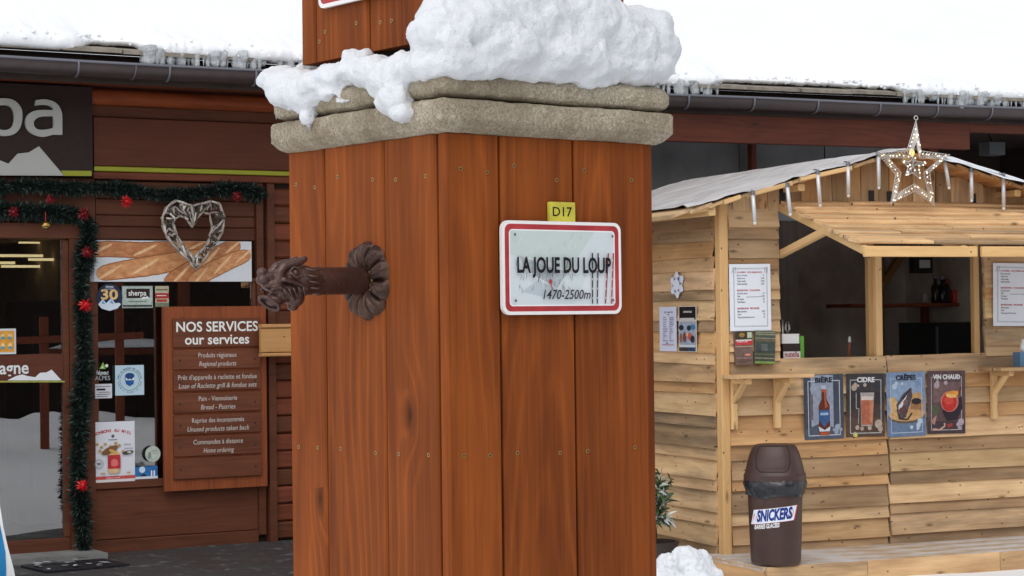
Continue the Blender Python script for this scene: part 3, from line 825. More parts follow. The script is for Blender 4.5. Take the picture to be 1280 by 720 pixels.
# window
wx0, wx1 = -.69, .60
wz0, wz1 = zpx(160, 600), zpx(220, 352.5)
win = fbox('window', (wx0, wx1, wz0 - .06, wz0), -.02, .05, M_brown)
win.name = 'window'
def child_plank(name, par, r, y0, y1, mat):
    c0 = par.matrix_basis.translation
    L = plank(name, par, (0, 0, 0), (1, 0, 0), (0, 1, 0), (r[1] - r[0], r[3] - r[2], abs(y1 - y0)), mat, 1.0)
    wm = ax((1, 0, 0), (0, 0, 1), (0, -1, 0), ((r[0] + r[1]) / 2, (y0 + y1) / 2, (r[2] + r[3]) / 2))
    L.matrix_basis = par.matrix_basis.inverted() @ wm
    return L
child_plank('frame', win, (wx0, wx0 + .03, wz0, wz1), -.01, .05, M_brown)
child_plank('frame', win, (wx1 - .025, wx1, wz0, wz1), -.01, .05, M_brown)
child_plank('frame', win, (wx0, wx1, wz1, wz1 + .03), -.01, .05, M_brown)
child_plank('pane', win, (wx0 + .031, wx1 - .026, wz0, wz1), .018, .024, M_glass)
fbox('panel', (wx0, .604, .10, wz0 - .062), .0, .05, M_brown)
fbox('panel', (wx0, .604, .0, .098), -.012, .05, M_brown)
# door
dx1 = xpx(86, 480); dxs = xpx(79, 480); dz1 = zpx(40, 299); dzb = zpx(50, 674)
fbox('door_post', (dx1 + .004, -.694, 0, 2.45), -.03, .06, M_brown)
fbox('door_head', (XL, dx1 + .1, dz1 + .004, dz1 + .12), -.04, .06, M_brown)
fbox('board', (XL, -.67, dz1 + .125, 2.78), .0, .06, M_brown)
door = fbox('door', (-1.98, dx1, .02, dzb), -.01, .04, M_brown)
r0_, r1_ = zpx(40, 478), zpx(40, 443)
child_plank('stile', door, (dxs, dx1, dzb + .002, dz1), -.01, .04, M_brown)
child_plank('stile', door, (-1.98, -1.9, dzb + .002, dz1), -.01, .04, M_brown)
child_plank('rail', door, (-1.898, dxs - .002, r0_, r1_), -.01, .04, M_band)
child_plank('pane', door, (-1.898, dxs - .002, r1_ + .002, dz1), .016, .022, M_glass)
child_plank('pane', door, (-1.898, dxs - .002, dzb + .002, r0_ - .002), .016, .022, M_glass)
fbox('door', (XL, -2.0, .02, dz1), .0, .04, M_brown)
# room behind the glass
M_room = plain('shop_room_wall', srgb(176, 156, 134), .8, var=.3, vscale=2)
M_floor = plain('shop_floor', srgb(90, 84, 78), .5, var=.2)
mb = MB()
RD = 14
mb.box(-8, 2.6, RD, RD + .1, 0, 2.8); mb.box(-8.1, -8, .1, RD, 0, 2.8); mb.box(2.6, 2.7, .1, RD, 0, 2.8); mb.box(-8, 2.6, .1, RD, 2.8, 2.9); mb.box(-8, XL, .1, .15, 0, 2.8)
mb.build('room', M_room, shop)
mb = MB(); mb.box(-8, 2.6, .1, RD, 0, .012); mb.build('room_floor', M_floor, shop)
M_strip = emit('strip_light', (1, .80, .42), 1.3)
for x0, x1, yy in ((24, 90, 303), (-40, 53, 319.5), (36, 90, 324.5), (-40, 18, 328.5), (2, 57, 333)):
    d = ray((x0 + x1) / 2, yy); t = (2.78 - EYE) / d.z; P = FA.loc(CAMP + d * t)
    ya = 12.0 - 1.2 * ((yy * 7) % 3)
    z_ = FA.px((x0 + x1) / 2, yy, ya).z
    mb = MB(); mb.box(FA.px(x0, yy, ya).x, FA.px(x1, yy, ya).x, ya - .03, ya + .03, z_ - .016, z_ + .016); mb.build('strip_light', M_strip, shop)
# shelves inside with goods
shelf = empty('shop_shelf', FA.M @ Matrix.Translation((-1.6, 3.4, 0)), 'dim shelf of goods inside the shop behind the door glass', 'shelf')
for k in range(5): plank('shelf_board', shelf, (0, 0, .3 + .38 * k), (1, 0, 0), (0, 1, 0), (1.8, .35, .03), M_darkwood)
for k in range(4):
    mb = MB(); x = -.8
    while x < .75:
        w_ = random.uniform(.08, .16); h_ = random.uniform(.14, .28); mb.box(x, x + w_ * .9, -.14, .1, .317 + .38 * k, .317 + .38 * k + h_, random.randrange(4)); x += w_
    tag(mb.build('goods', [ink((150, 110, 70)), ink((120, 60, 50)), ink((90, 100, 90)), ink((160, 150, 130))], shelf), kind='stuff')
fridge_ = empty('display_fridge', FA.M @ Matrix.Translation((.0, 2.6, 0)), 'dark cooler cabinet inside the shop behind the window', 'cooler')
mb = MB(); mb.box(-.5, .5, -.3, .3, 0, 1.9); mb.build('cabinet', M_dark, fridge_)
mb = MB(); mb.box(-.45, .45, -.31, -.302, .2, 1.8); mb.build('cabinet_door', M_gutter, fridge_)

# eaves, gutter and roof ---------------------------------------------
def eave(parent, x0, x1, brackets, name_fr):
    """half round gutter with brackets, board behind it, soffit, roof with slate edge"""
    zc, yc, r = 3.508, -.912, .088
    arc = [(yc - r * cos(radians(a)), zc - r * sin(radians(a))) for a in range(-4, 160, 9)]
    arc2 = [(yc - (r - .004) * cos(radians(a)), zc - (r - .004) * sin(radians(a))) for a in range(-4, 160, 9)][::-1]
    sec = arc + arc2; n = len(sec); mb = MB()
    nx = 24; vs = []
    for i in range(nx + 1):
        x = x0 + (x1 - x0) * i / nx
        vs += [(x, y, z + .003 * sin(x * 2.1)) for y, z in sec]
    mb.add(vs, [(i * n + j, i * n + (j + 1) % n, (i + 1) * n + (j + 1) % n, (i + 1) * n + j) for i in range(nx) for j in range(n)])
    g = mb.build('gutter', M_gutter, parent, angle=.8)
    mb = MB(); mb.tube([(x0 + (x1 - x0) * i / nx, yc - r - .004, zc + .006 + .003 * sin((x0 + (x1 - x0) * i / nx) * 2.1)) for i in range(nx + 1)], .011, 8)
    mb.build('gutter_rim', M_gutrim, g, smooth=True)
    mb = MB(); arcb = [(yc - (r + .005) * cos(radians(a)), zc - (r + .005) * sin(radians(a))) for a in range(0, 181, 10)]
    mb.tube([(.05 * sin(radians(i * 5)) * .35, y, z) for i, (y, z) in enumerate(arcb)], .009, 6)
    bm_ = mb.mesh('bracket', M_gutrim, True)
    for x in brackets: obj('bracket', bm_, g, Matrix.Translation((x, 0, 0)))
    plank('fascia_board', parent, ((x0 + x1) / 2, -.80, 3.49), (1, 0, 0), (0, 0, 1), (x1 - x0, .20, .03), M_darkwood)
    # roof deck
    mb = MB(); mb.add([(x, y, z) for x in (x0, x1) for y, z in ((-.93, 3.575), (7.5, 3.575 + 8.43 * .42), (7.5, 3.625 + 8.43 * .42), (-.93, 3.600))],
                      [(0, 1, 2, 3), (7, 6, 5, 4), (0, 4, 5, 1), (1, 5, 6, 2), (2, 6, 7, 3), (3, 7, 4, 0)])
    roof = mb.build('roof', M_darkwood, parent)
    x = x0
    while x < x1 - .1:
        w_ = random.uniform(.42, .56); e = min(x + w_, x1)
        mbt = MB(); t0 = random.uniform(-.006, .006)
        mbt.box(x + .006, e - .006, -.985 + random.uniform(-.015, .015), -.4, 3.592 + t0, 3.620 + t0)
        ob = mbt.build('slate', M_slate, roof, Matrix.Rotation(0, 4, 'X'))
        ob.matrix_basis = Matrix.Translation((0, -.95, 3.6)) @ Matrix.Rotation(.20, 4, 'X') @ Matrix.Translation((0, .95, -3.6))
        x = e
M_slate = plain('slate_edge', srgb(136, 128, 116), .8, var=.3, vscale=12, bump=.4, bscale=40)
lb = [FA.px(a, 90, -1).x for a in (98, 212, 320)]
st_ = .69
eave(shop, -3.6, 2.55, [lb[0] - st_ * 3, lb[0] - st_ * 2, lb[0] - st_] + lb + [lb[2] + st_ * k for k in (1, 2, 3)], FA)
mb = MB(); mb.tube([(xpx(170, 90, -1), -.912 - .095 * cos(radians(a)), 3.508 - .095 * sin(radians(a))) for a in range(0, 181, 12)], .005, 6); mb.build('gutter_joint', M_gutrim, shop)
plank('soffit', shop, ((XL + XR) / 2, -.385, 3.475), (1, 0, 0), (0, 1, 0), (XR - XL, .80, .02), M_redbrown)

annex = empty('annex_building', GA.M, 'dark open fronted annex behind the stall with a red brown eave beam', 'building')
rb = [GA.px(a, 135, -.09).x for a in (868, 950, 1030, 1108, 1180, 1248)]
GX0, GX1 = -1.25, 6
for_ga = empty('eaves', Matrix.Identity(4), None, None) if False else None
# the annex eave is the same build, shifted so that its rim lies on the frame's own line
class _S: pass
sub = bpy.data.objects.new('eave_frame', None); COL.objects.link(sub); sub.parent = annex; sub.matrix_basis = Matrix.Translation((0, 1.0, 0))
def beam(name, x0, x1, z0, z1, y0, y1, mat): return plank(name, annex, ((x0 + x1) / 2, (y0 + y1) / 2, (z0 + z1) / 2), (1, 0, 0), (0, 0, 1), (x1 - x0, z1 - z0, y1 - y0), mat, (.62, .58, .60) if mat is M_redbrown else 1.0)
eave(sub, GX0, GX1, [rb[0] - .5, rb[0] - 1.0] + rb + [rb[-1] + .45 * k for k in range(1, 7)], GA)
bz0, bz1 = GA.px(1000, 181, .22).z, GA.px(1000, 148, .22).z
xcut = GA.px(1212, 170, .22).x
beam('eave_beam', GX0, xcut, bz0, bz1 + .03, .22, .30, M_redbrown)
beam('eave_beam', xcut + .002, GX1, bz1 - .07, bz1 + .03, .22, .30, M_redbrown)
M_blockwall = plain('grey_rendered_wall', srgb(112, 112, 113), .9, var=.3, vscale=1.6, bump=.3, bscale=20)
xw = GA.px(1150, 190, 1.5).x
k = 0; x = GX0
while x < xw:                                                       # wall panels
    e = min(x + .92, xw); beam('wall_panel', x, e - .012, 0, 3.45, 1.5 + .004 * (k % 2), 1.6, M_blockwall); x = e; k += 1
px0 = GA.px(940, 195, 1.42).x
plank('post', annex, (px0, 1.42, 1.72), (0, 0, 1), (-1, 0, 0), (3.44, .055, .08), M_redbrown, .8)
plank('post', annex, (xw + .06, 1.42, 1.72), (0, 0, 1), (-1, 0, 0), (3.44, .11, .12), M_redbrown)
mb = MB(); mb.box(xw, GX1, 3.4, 3.5, 0, 3.5); mb.box(GX0, GX1, .3, 3.5, 3.47, 3.52); mb.box(GX1 - .1, GX1, .4, 3.5, 0, 3.5); mb.build('porch_recess', M_darkwood, annex)
q = GA.px(1240, 185, 1.0)
spk = empty('hanging_box', GA.M @ Matrix.Translation((q.x, 1.0, q.z)), 'dark box hanging in the shaded opening behind the stall roof', 'box')  # plain dark box added in the dark opening, its use unknown
mb = MB(); mb.box(-.09, .09, -.08, .08, -.07, .05); mb.build('housing', plain('grey_housing', srgb(70, 72, 76), .5), spk)
mb = MB(); mb.tube([(0, 0, .05), (0, .05, .12), (0, .05, 3.47 - q.z)], .012, 6); mb.build('hanger', M_black, spk)

# snow lying on the roofs ----------------------------------------------
def edge_at(x, spans):
    """0 = drawn back from the edge, 1 = curling over it"""
    v = 0
    for a, b in spans:
        v = max(v, min(1, max(0, (x - a) / .22 + .5)) * min(1, max(0, (b - x) / .22 + .5)))
    return v * v * (3 - 2 * v)
def roof_snow(M, x0, x1, yoff, spans, label, seed, icic):
    nx = int((x1 - x0) / .014); us = [0, .03, .07, .12, .2, .32, .5, .75, 1.1, 1.6, 2.4, 3.6, 5.2, 7.2, 8.6]
    vs = []; rows = None
    for i in range(nx + 1):
        x = x0 + (x1 - x0) * i / nx; e = edge_at(x, spans)
        n1 = nz(x * 1.1, seed); n2 = nz(x * 4.1, seed + 3); n3 = nz(x * 11, seed + 7) + .7 * nz(x * 27, seed + 8); f0 = -.93 + .08 * (1 - e) - .075 * e + .012 * n2 + .01 * n1; th0 = .04 + .055 * e + .014 * n1 + .014 * n2
        front = -.93 + .08 * (1 - e) - .075 * e + .016 * n2 + .014 * n3 + .01 * n1
        base = 3.632 + .42 * max(0, front + .93) - .022 * e - .014 * e * n2 - .010 * e * n3
        th = .04 + .055 * e + .014 * n1 + .014 * n2 + .010 * n3
        prof = [(front + .10, base + .02), (front + .03, base - .008 - .010 * e + .006 * n3), (front + .004, base + .006 + .004 * n2), (front - .008, base + th * .4), (front, base + th * .75)]
        for u in us:
            grow = .16 * (1 - math.exp(-u / .7)) + .012 * nz(x * .5, u * .6, seed) * (1 - math.exp(-u))
            bumpy = (.016 * nz(x * 5, u * 7, seed) + .012 * nz(x * 14, u * 14, seed) + .007 * nz(x * 34, u * 30, seed)) * math.exp(-u / .35)
            f_ = math.exp(-u / .09); g_ = math.exp(-u / .05)
            prof.append(((f0 + (front - f0) * g_ + .02) * f_ + (-.93 + .02) * (1 - f_) + u, (base + th0 + (th - th0) * g_) * f_ + 3.70 * (1 - f_) + .42 * u + grow + bumpy))
        rows = len(prof)
        vs += [(x, y + yoff, z) for y, z in prof]
    fs = [(i * rows + j, (i + 1) * rows + j, (i + 1) * rows + j + 1, i * rows + j + 1) for i in range(nx) for j in range(rows - 1)]
    mb = MB(); mb.add(vs, fs)
    o = mb.build('roof_snow', M_roofsnow, None, M, smooth=True)
    tag(o, label, 'snow')
    cr = MB()
    for k in range(int((x1 - x0) * 40)):
        x = random.uniform(x0, x1); e = edge_at(x, spans); rr_ = random.choice((.006, .009, .012, .018)) * random.uniform(.7, 1.3); up = random.random() ** 2 * .018
        y = -.93 + .08 * (1 - e) - .075 * e + .012 * nz(x * 4.1, seed + 3) + random.uniform(-.012, .02) + up
        z = 3.632 + .034 * (1 - e) - .022 * e + random.uniform(-.004, .05 + .04 * e) + up * .62 + (.03 if up > .03 else 0)
        cr.ell((x, y + yoff, z), (rr_ * random.uniform(.8, 1.6), rr_, rr_ * random.uniform(.6, 1)), 6)
    tag(cr.build('snow_crumbs', M_roofsnow, o, smooth=True), kind='stuff')
    # icicles standing between snow and gutter
    shp = []
    for k in range(6):
        mbi = MB(); L = 1.0; pts = []; rr = []
        for j in range(9):
            t = j / 8; pts.append((.06 * sin(t * 3 + k), .05 * cos(t * 4 + k * 2) - .05, -t)); rr.append((.42 * (1 - t) ** (.3 if k % 2 else .7) + (.22 if k % 2 else .04)) * (1 + .3 * nz(t * 3, k)))
        mbi.tube(pts, rr, 8); shp.append(mbi.mesh('icicle', M_icew, True))
    for a, b, sp in icic:
        x = a
        while x < b:
            ln = random.uniform(.115, .15) if random.random() < .75 else random.uniform(.04, .09); wd = random.choice((.028, .04, .05, .065, .09)) * random.uniform(.8, 1.2)
            ob = obj('icicle', random.choice(shp), o, Matrix.Translation((x, yoff - .955 + random.uniform(-.03, .02), 3.640 + random.uniform(-.004, .004))) @ Matrix.Diagonal((wd, wd, ln, 1)))
            x += random.uniform(.3, .85) * sp
def icew():
    m = NT('white_ice'); m.set(Roughness=.18, Transmission_Weight=.55, IOR=1.25, Specular_IOR_Level=.6)
    m.col((.80, .83, .85)); m.bump(m.noise(m.node('TexCoord').outputs['Object'], 4, 4), .4, .1); return m.mat
M_icew = icew()
fx = lambda a: FA.px(a, 60, -1).x
gx_ = lambda a: GA.px(a, 105, 0).x
roof_snow(FA.M, -3.6, 3.1, 0, [(-4, fx(108)), (fx(190), 2.6)], 'thick snow on the shop roof at the left with icicles at the eave', 2, [(fx(186), 2.4, .055)])
roof_snow(GA.M, -2.1, 6, 1.0, [(-1.4, gx_(905)), (gx_(1140), 7)], 'thick snow on the annex roof at the right behind the stall', 9, [(-1.1, gx_(900), .05), (gx_(1132), 3.6, .05)])

# ---------------------------------------------------------------- shop sign
def sheet(fr, x0, y0, x1, y1, d):
    """rect of a sheet from its picture corners: width, height, matrix, and a px -> local map"""
    a, b, c, e = fr.rect(x0, y0, x1, y1, -d)
    cx, cz = (a + b) / 2, (c + e) / 2
    def L(px_, py_):
        q = fr.px(px_, py_, -d); return (q.x - cx, q.z - cz)
    return b - a, e - c, onfront(fr, cx, -d, cz), L
sg = empty('shop_sign', FA.M @ Matrix.Translation((-1.65, -.06, 3.1)), 'dark brown shop sign reading sherpa in grey letters over a pale mountain', 'sign')
xr = xpx(114.5, 160, -.06)
def sgl(a, b): q = FA.px(a, b, -.085); return (q.x + 1.65, q.z - 3.1)
sgM = ax((1, 0, 0), (0, 0, 1), (0, -1, 0), (0, 0, 0))
p = Print(xr + 3.0, .645, (44, 30, 27), .03); pw = (xr + 3.0) / 2
p.build('panel', sg, Matrix.Translation((xr - pw + 1.65, -.02, 3.122 - 3.1)) @ sgM)
M_letter = plain('grey_letter', srgb(176, 177, 172), .5)
mb = MB()
zz_ = lambda L: [sgl(x / 3.6, 100 + y / 3.6) for x, y in L]
A_ = zz_([(155, 115), (157, 92), (160, 91), (205, 86), (255, 104), (276, 145), (277, 180), (277, 246), (277, 248), (236, 247), (234, 247), (190, 260), (135, 244), (108, 205), (114, 160), (150, 138), (190, 135), (238, 137), (236, 128), (215, 113), (180, 112), (157, 116)])
Ah = zz_([(236, 163), (234, 164), (180, 164), (150, 180), (147, 205), (165, 226), (205, 224), (235, 217), (237, 214), (238, 185)])
P_ = zz_([(-58, 88), (-56, 86), (-20, 86), (10, 82), (60, 88), (95, 125), (99, 170), (88, 222), (55, 250), (10, 254), (-18, 246), (-19, 262), (-19, 318), (-20, 320), (-57, 320), (-58, 318)])
Ph = zz_([(-19, 118), (10, 112), (45, 118), (60, 145), (60, 190), (45, 222), (10, 228), (-19, 218)])
for nm, loops in (('letter', [A_, Ah]), ('letter', [P_, Ph])):
    mb = MB(); vs, fs = outline_geo(loops, .012); mb.add([(x, y, z + .012) for x, y, z in vs], fs); mb.build(nm, M_letter, sg, Matrix.Translation((0, -.021, 0)) @ sgM)
mb = MB(); xr_ = min(v[0] for v in P_) - .06; yb = sgl(0, 169)[1]
vs, fs = text_geo('sher', .60, 'RIGHT', ext=.02, bold=.02); xm = max(v[0] for v in vs); ym = min(v[1] for v in vs)
mb.add([(x - xm + xr_, y - ym + yb, z + .012) for x, y, z in vs], fs)
mb.build('lettering', M_letter, sg, Matrix.Translation((0, -.021, 0)) @ sgM)
mb = MB(); mb.prism([sgl(*q) for q in ((-70, 219), (-60, 190), (-40, 206), (-15, 188), (0, 200.5), (10.5, 204.7), (22, 192), (36, 190.5), (48.6, 182.8), (80, 219.6))], .001, .006)
mb.build('mountain', M_letter, sg, Matrix.Translation((0, -.021, 0)) @ sgM)
mb = MB(); mb.prism([sgl(*q) for q in ((80.5, 219.8), (76, 213.2), (114.5, 213.6), (114.5, 220))], .001, .004)
mb.build('lime_stripe', M_lime, sg, Matrix.Translation((0, -.021, 0)) @ sgM)

# ---------------------------------------------------------------- services board
sb = empty('services_board', FA.M @ Matrix.Translation((.27, -.09, 1.12)), 'wooden board headed NOS SERVICES our services beside the shop window', 'sign')
bx0, bx1, bz0_, bz1_ = FA.rect(205.5, 383, 334, 611, -.09)
def sbp(name, r, y, t, mat, tint=1.0): return plank(name, sb, ((r[0] + r[1]) / 2 - .27, y + t / 2, (r[2] + r[3]) / 2 - 1.12), (1, 0, 0), (0, 0, 1), (r[1] - r[0], r[3] - r[2], t), mat, tint)
plank('back_board', sb, ((bx0 + bx1) / 2 - .27, .025, (bz0_ + bz1_) / 2 - 1.12), (0, 0, 1), (-1, 0, 0), (bz1_ - bz0_, bx1 - bx0, .05), M_board, 1.0)
lines = [(398, 434, ('NOS SERVICES', 'our services')), (436.5, 461, ('Produits régionaux', 'Regional products')), (464, 488, ("Prêt d'appareils à raclette et fondue", 'Loan of Raclette grill & fondue sets')),
         (490.5, 515, ('Pain - Viennoiserie', 'Bread - Pastries')), (517.5, 542, ('Reprise des inconsommés', 'Unused products taken back')), (544.5, 569, ('Commandes à distance', 'Home ordering')), (571.5, 597, ())]
fits = [(.66, .52), (.31, .30), (.635, .63), (.31, .28), (.42, .50), (.40, .245), ()]
sxa, sxb = xpx(216.5, 500, -.1), xpx(325.5, 500, -.1)
inkw = (226, 226, 222)
for (ya, yb_, tx_), ft in zip(lines, fits):
    zb, za = zpx(271, yb_, -.1), zpx(271, ya, -.1)
    s_ = sbp('slat', (sxa, sxb, zb, za), -.022, .021, M_brown, 1.25)
    h_ = za - zb
    big = tx_ and tx_[0].startswith('NOS')
    for k, t in enumerate(tx_):
        vs, fs = text_geo(t, .105 if big else .052, 'CENTER', bold=.018 if big else .0, shear=0 if (k == 0 or big) else .2)
        w_ = max(v[0] for v in vs) - min(v[0] for v in vs); kx = ft[k] / w_
        yo = (h_ * .2 if k == 0 else -h_ * .24); mb = MB()
        mb.add([(x * kx, y + yo, .0118) for x, y, z in vs], fs); mb.build('lettering', ink(inkw if big else (196, 190, 184)), s_)
    if not big:
        mb = MB()
        for x in (sxa + .05, sxb - .05): mb.lathe([(.008, .0), (.008, .0125), (.004, .013)], 8, M=Matrix.Translation((x - (sxa + sxb) / 2, -.005, 0)))
        tag(mb.build('screw', M_black, s_), kind='stuff')
pb = empty('pale_board', FA.M @ Matrix.Translation((.9, -.2, zpx(343, 425, -.2))), 'short pale wooden board sticking out beside the services board', 'board')
px0_ = xpx(325, 425, -.2) - .9
for dz, h_, t in ((.108, .028, .06), (-.002, .185, .035), (-.112, .026, .06)):
    plank('plank', pb, ((px0_ + .75) / 2, 0, dz), (1, 0, 0), (0, 0, 1), (.75 - px0_, h_, t), M_clean, (.72, .60, .50))
mb = MB(); mb.box(.5, .58, .03, .24, -.12, .12); mb.build('bracket', M_darkwood, pb)

# ---------------------------------------------------------------- garlands
M_g1 = plain('garland_green', srgb(28, 46, 38), .6); M_g2 = plain('garland_pale', srgb(84, 98, 88), .6); M_g3 = plain('garland_dark', srgb(18, 28, 26), .6)
def garland(pts, rad, n, label, dens=None):
    P = [FA.px(a, b, -.09) for a, b in pts]
    # resample
    segs = [(P[i + 1] - P[i]).length for i in range(len(P) - 1)]; tot = sum(segs)
    def at(t):
        d = t * tot
        for i, L in enumerate(segs):
            if d <= L or i == len(segs) - 1: return P[i].lerp(P[i + 1], d / L), (P[i + 1] - P[i]).normalized()
            d -= L
    o = empty('garland', FA.M, label, 'garland')
    core = MB(); core.tube([p_ + Vector((0, -.0, 0)) for p_ in P], .022, 6); core.build('stem', M_g3, o)
    mb = MB()
    for k in range(n):
        t = random.random(); c, tg = at(t)
        a = random.uniform(0, 2 * pi); u = tg.orthogonal().normalized(); v = tg.cross(u)
        d = (u * cos(a) + v * sin(a) + tg * random.uniform(-.7, .7)).normalized()
        if d.y > .5: d.y *= .2
        clump = .75 + .5 * nz(t * tot * 9, 3, rad) 
        L = rad * random.uniform(.45, 1.05) * max(.5, clump)
        b0 = c + d * rad * .1; tip = c + d * L + Vector((0, 0, -.012 * random.random()))
        w_ = d.cross(Vector((random.uniform(-1, 1), random.uniform(-1, 1), random.uniform(-1, 1)))).normalized() * random.uniform(.003, .0055)
        mid = b0.lerp(tip, .6)
        m_ = 1 if random.random() < .10 else (2 if random.random() < .45 else 0)
        mb.add([b0 - w_ * .5, mid - w_, tip, mid + w_, b0 + w_ * .5], [(0, 1, 2, 3, 4)], m_)
    tag(mb.build('needles', [M_g1, M_g2, M_g3], o), kind='stuff')
    return o
garland([(-90, 226), (-40, 232), (0, 234), (40, 231), (80, 235), (120, 234), (160, 237), (200, 243), (240, 242), (285, 235), (318, 239), (327, 247)], .105, 11000, 'dark green fir garland hung along under the lime stripe')
garland([(-90, 262), (-40, 258), (0, 262), (40, 264), (75, 266), (105, 270), (112, 285), (108, 310), (101, 350), (104, 400), (106, 450), (101, 500), (98, 560), (97, 600), (102, 640), (105, 685)], .128, 18000, 'dark green fir garland framing the door and falling to the ground')
M_red = plain('red_glitter', srgb(196, 30, 34), .3, .2); M_dred = plain('dark_red_glitter', srgb(120, 22, 30), .35, .2)
def burst(a, b, r, mat, label, d=-.19):
    q = FA.px(a, b, d); mb = MB(); mb.ell((0, 0, 0), (r * .45,) * 3, 10)
    o = empty('ornament', FA.M @ Matrix.Translation(q), label, 'ornament', 'red ornaments on the garlands')
    mb.build('ball', mat, o, smooth=True)
    mb = MB()
    for k in range(70):
        z_ = random.uniform(-1, 1); t = random.uniform(0, 2 * pi); s_ = sqrt(1 - z_ * z_); dv = Vector((s_ * cos(t), s_ * sin(t), z_))
        u = dv.orthogonal().normalized(); v = dv.cross(u); L = r * random.uniform(.75, 1.1)
        mb.add([dv * r * .35 + u * .006, dv * r * .35 - u * .003 + v * .005, dv * r * .35 - u * .003 - v * .005, dv * L], [(0, 1, 3), (1, 2, 3), (2, 0, 3)])
    tag(mb.build('spikes', mat, o), kind='stuff')
burst(158, 252, .055, M_red, 'bright red spiky ornament hanging below the upper garland above the bread poster')
burst(107, 381, .06, M_red, 'bright red spiky ornament on the door garland beside the round 30 sticker')
burst(103, 607, .055, M_red, 'red ornament low on the door garland beside the sweets poster')
burst(297, 246, .05, M_dred, 'dark red ornament at the right end of the upper garland')
burst(17, 265, .05, M_dred, 'dark red ornament on the garland above the door, left of the gold bell')
burst(63, 249, .04, M_dred, 'small dark red ornament between the two garlands above the gold bell')
burst(105, 267, .06, M_dred, 'dark red ornament at the upper corner of the door garland')
burst(109, 315, .055, M_dred, 'dark red ornament on the door garland left of the bread poster')
q = FA.px(57, 282, -.15)
bell = empty('bell', FA.M @ Matrix.Translation(q), 'small gold jingle bell hanging over the door', 'bell')
mb = MB(); mb.ell((0, 0, 0), (.037, .037, .037), 16); mb.build('ball', plain('gold', srgb(176, 142, 78), .25, .9), bell, smooth=True)
mb = MB(); mb.box(-.024, .024, -.040, -.03, -.012, -.007); mb.build('slot', M_dark, bell)
mb = MB(); mb.tube([(0, 0, .036), (0, 0, .1)], .003, 5); mb.build('ribbon', M_red, bell)

# ---------------------------------------------------------------- twig heart
hc = FA.px(240, 292, -.16)
hz_ = lambda a, b: (FA.px(190 + a / 6, 240 + b / 6, -.16) - hc)
heart = empty('twig_heart', FA.M @ Matrix.Translation(hc), 'grey twig heart wreath hanging in front of the bread poster', 'wreath')
outer = [hz_(*q) for q in ((300, 105), (260, 95), (180, 65), (110, 115), (75, 185), (85, 250), (110, 330), (200, 450), (290, 530), (330, 575), (370, 530), (440, 430), (520, 310), (545, 190), (500, 90), (440, 70), (360, 90), (300, 105))]
inner = [hz_(*q) for q in ((300, 265), (265, 205), (240, 185), (200, 180), (165, 205), (155, 245), (190, 330), (235, 400), (280, 455), (318, 490), (350, 455), (400, 400), (430, 330), (455, 255), (435, 165), (370, 150), (330, 200), (300, 265))]
M_tw = [plain('grey_twig', srgb(168, 158, 148), .8, var=.2, vscale=20), plain('dark_twig', srgb(74, 66, 60), .8, var=.2, vscale=20), plain('pale_twig', srgb(205, 198, 188), .8, var=.15, vscale=20)]
def lerp_path(P, t):
    t = t % 1 * (len(P) - 1); i = int(t); return P[i].lerp(P[min(i + 1, len(P) - 1)], t - i)
mbs = []
def twig(a, b, r, m):
    mb = MB(); mid = (a + b) / 2 + Vector((random.uniform(-.006, .006), random.uniform(-.01, .01), random.uniform(-.006, .006)))
    mb.tube([a, mid, b], [r, r * .9, r * .7], 5); mb.build('twig', M_tw[m], heart, smooth=True)
for k in range(len(outer) - 1):
    for e in range(2): twig(outer[k] + Vector((0, random.uniform(-.03, .02), 0)), outer[k + 1] + Vector((0, random.uniform(-.03, .02), 0)), random.uniform(.008, .012), random.choice((0, 0, 2)))
    for e in range(2): twig(inner[k] + Vector((0, random.uniform(-.03, .02), 0)), inner[k + 1] + Vector((0, random.uniform(-.03, .02), 0)), random.uniform(.007, .011), random.choice((0, 0, 2)))
for k in range(190):
    t = random.random(); dt = random.uniform(-.05, .05)
    a = lerp_path(outer, t).lerp(lerp_path(inner, t), random.uniform(0, .5)); b = lerp_path(inner, t + dt).lerp(lerp_path(outer, t + dt), random.uniform(0, .5))
    yo = random.uniform(-.05, .05); a = a + Vector((0, yo, 0)); b = b + Vector((0, yo + random.uniform(-.02, .02), 0))
    twig(a, b, random.uniform(.005, .011), random.choice((0, 0, 1, 1, 2)))

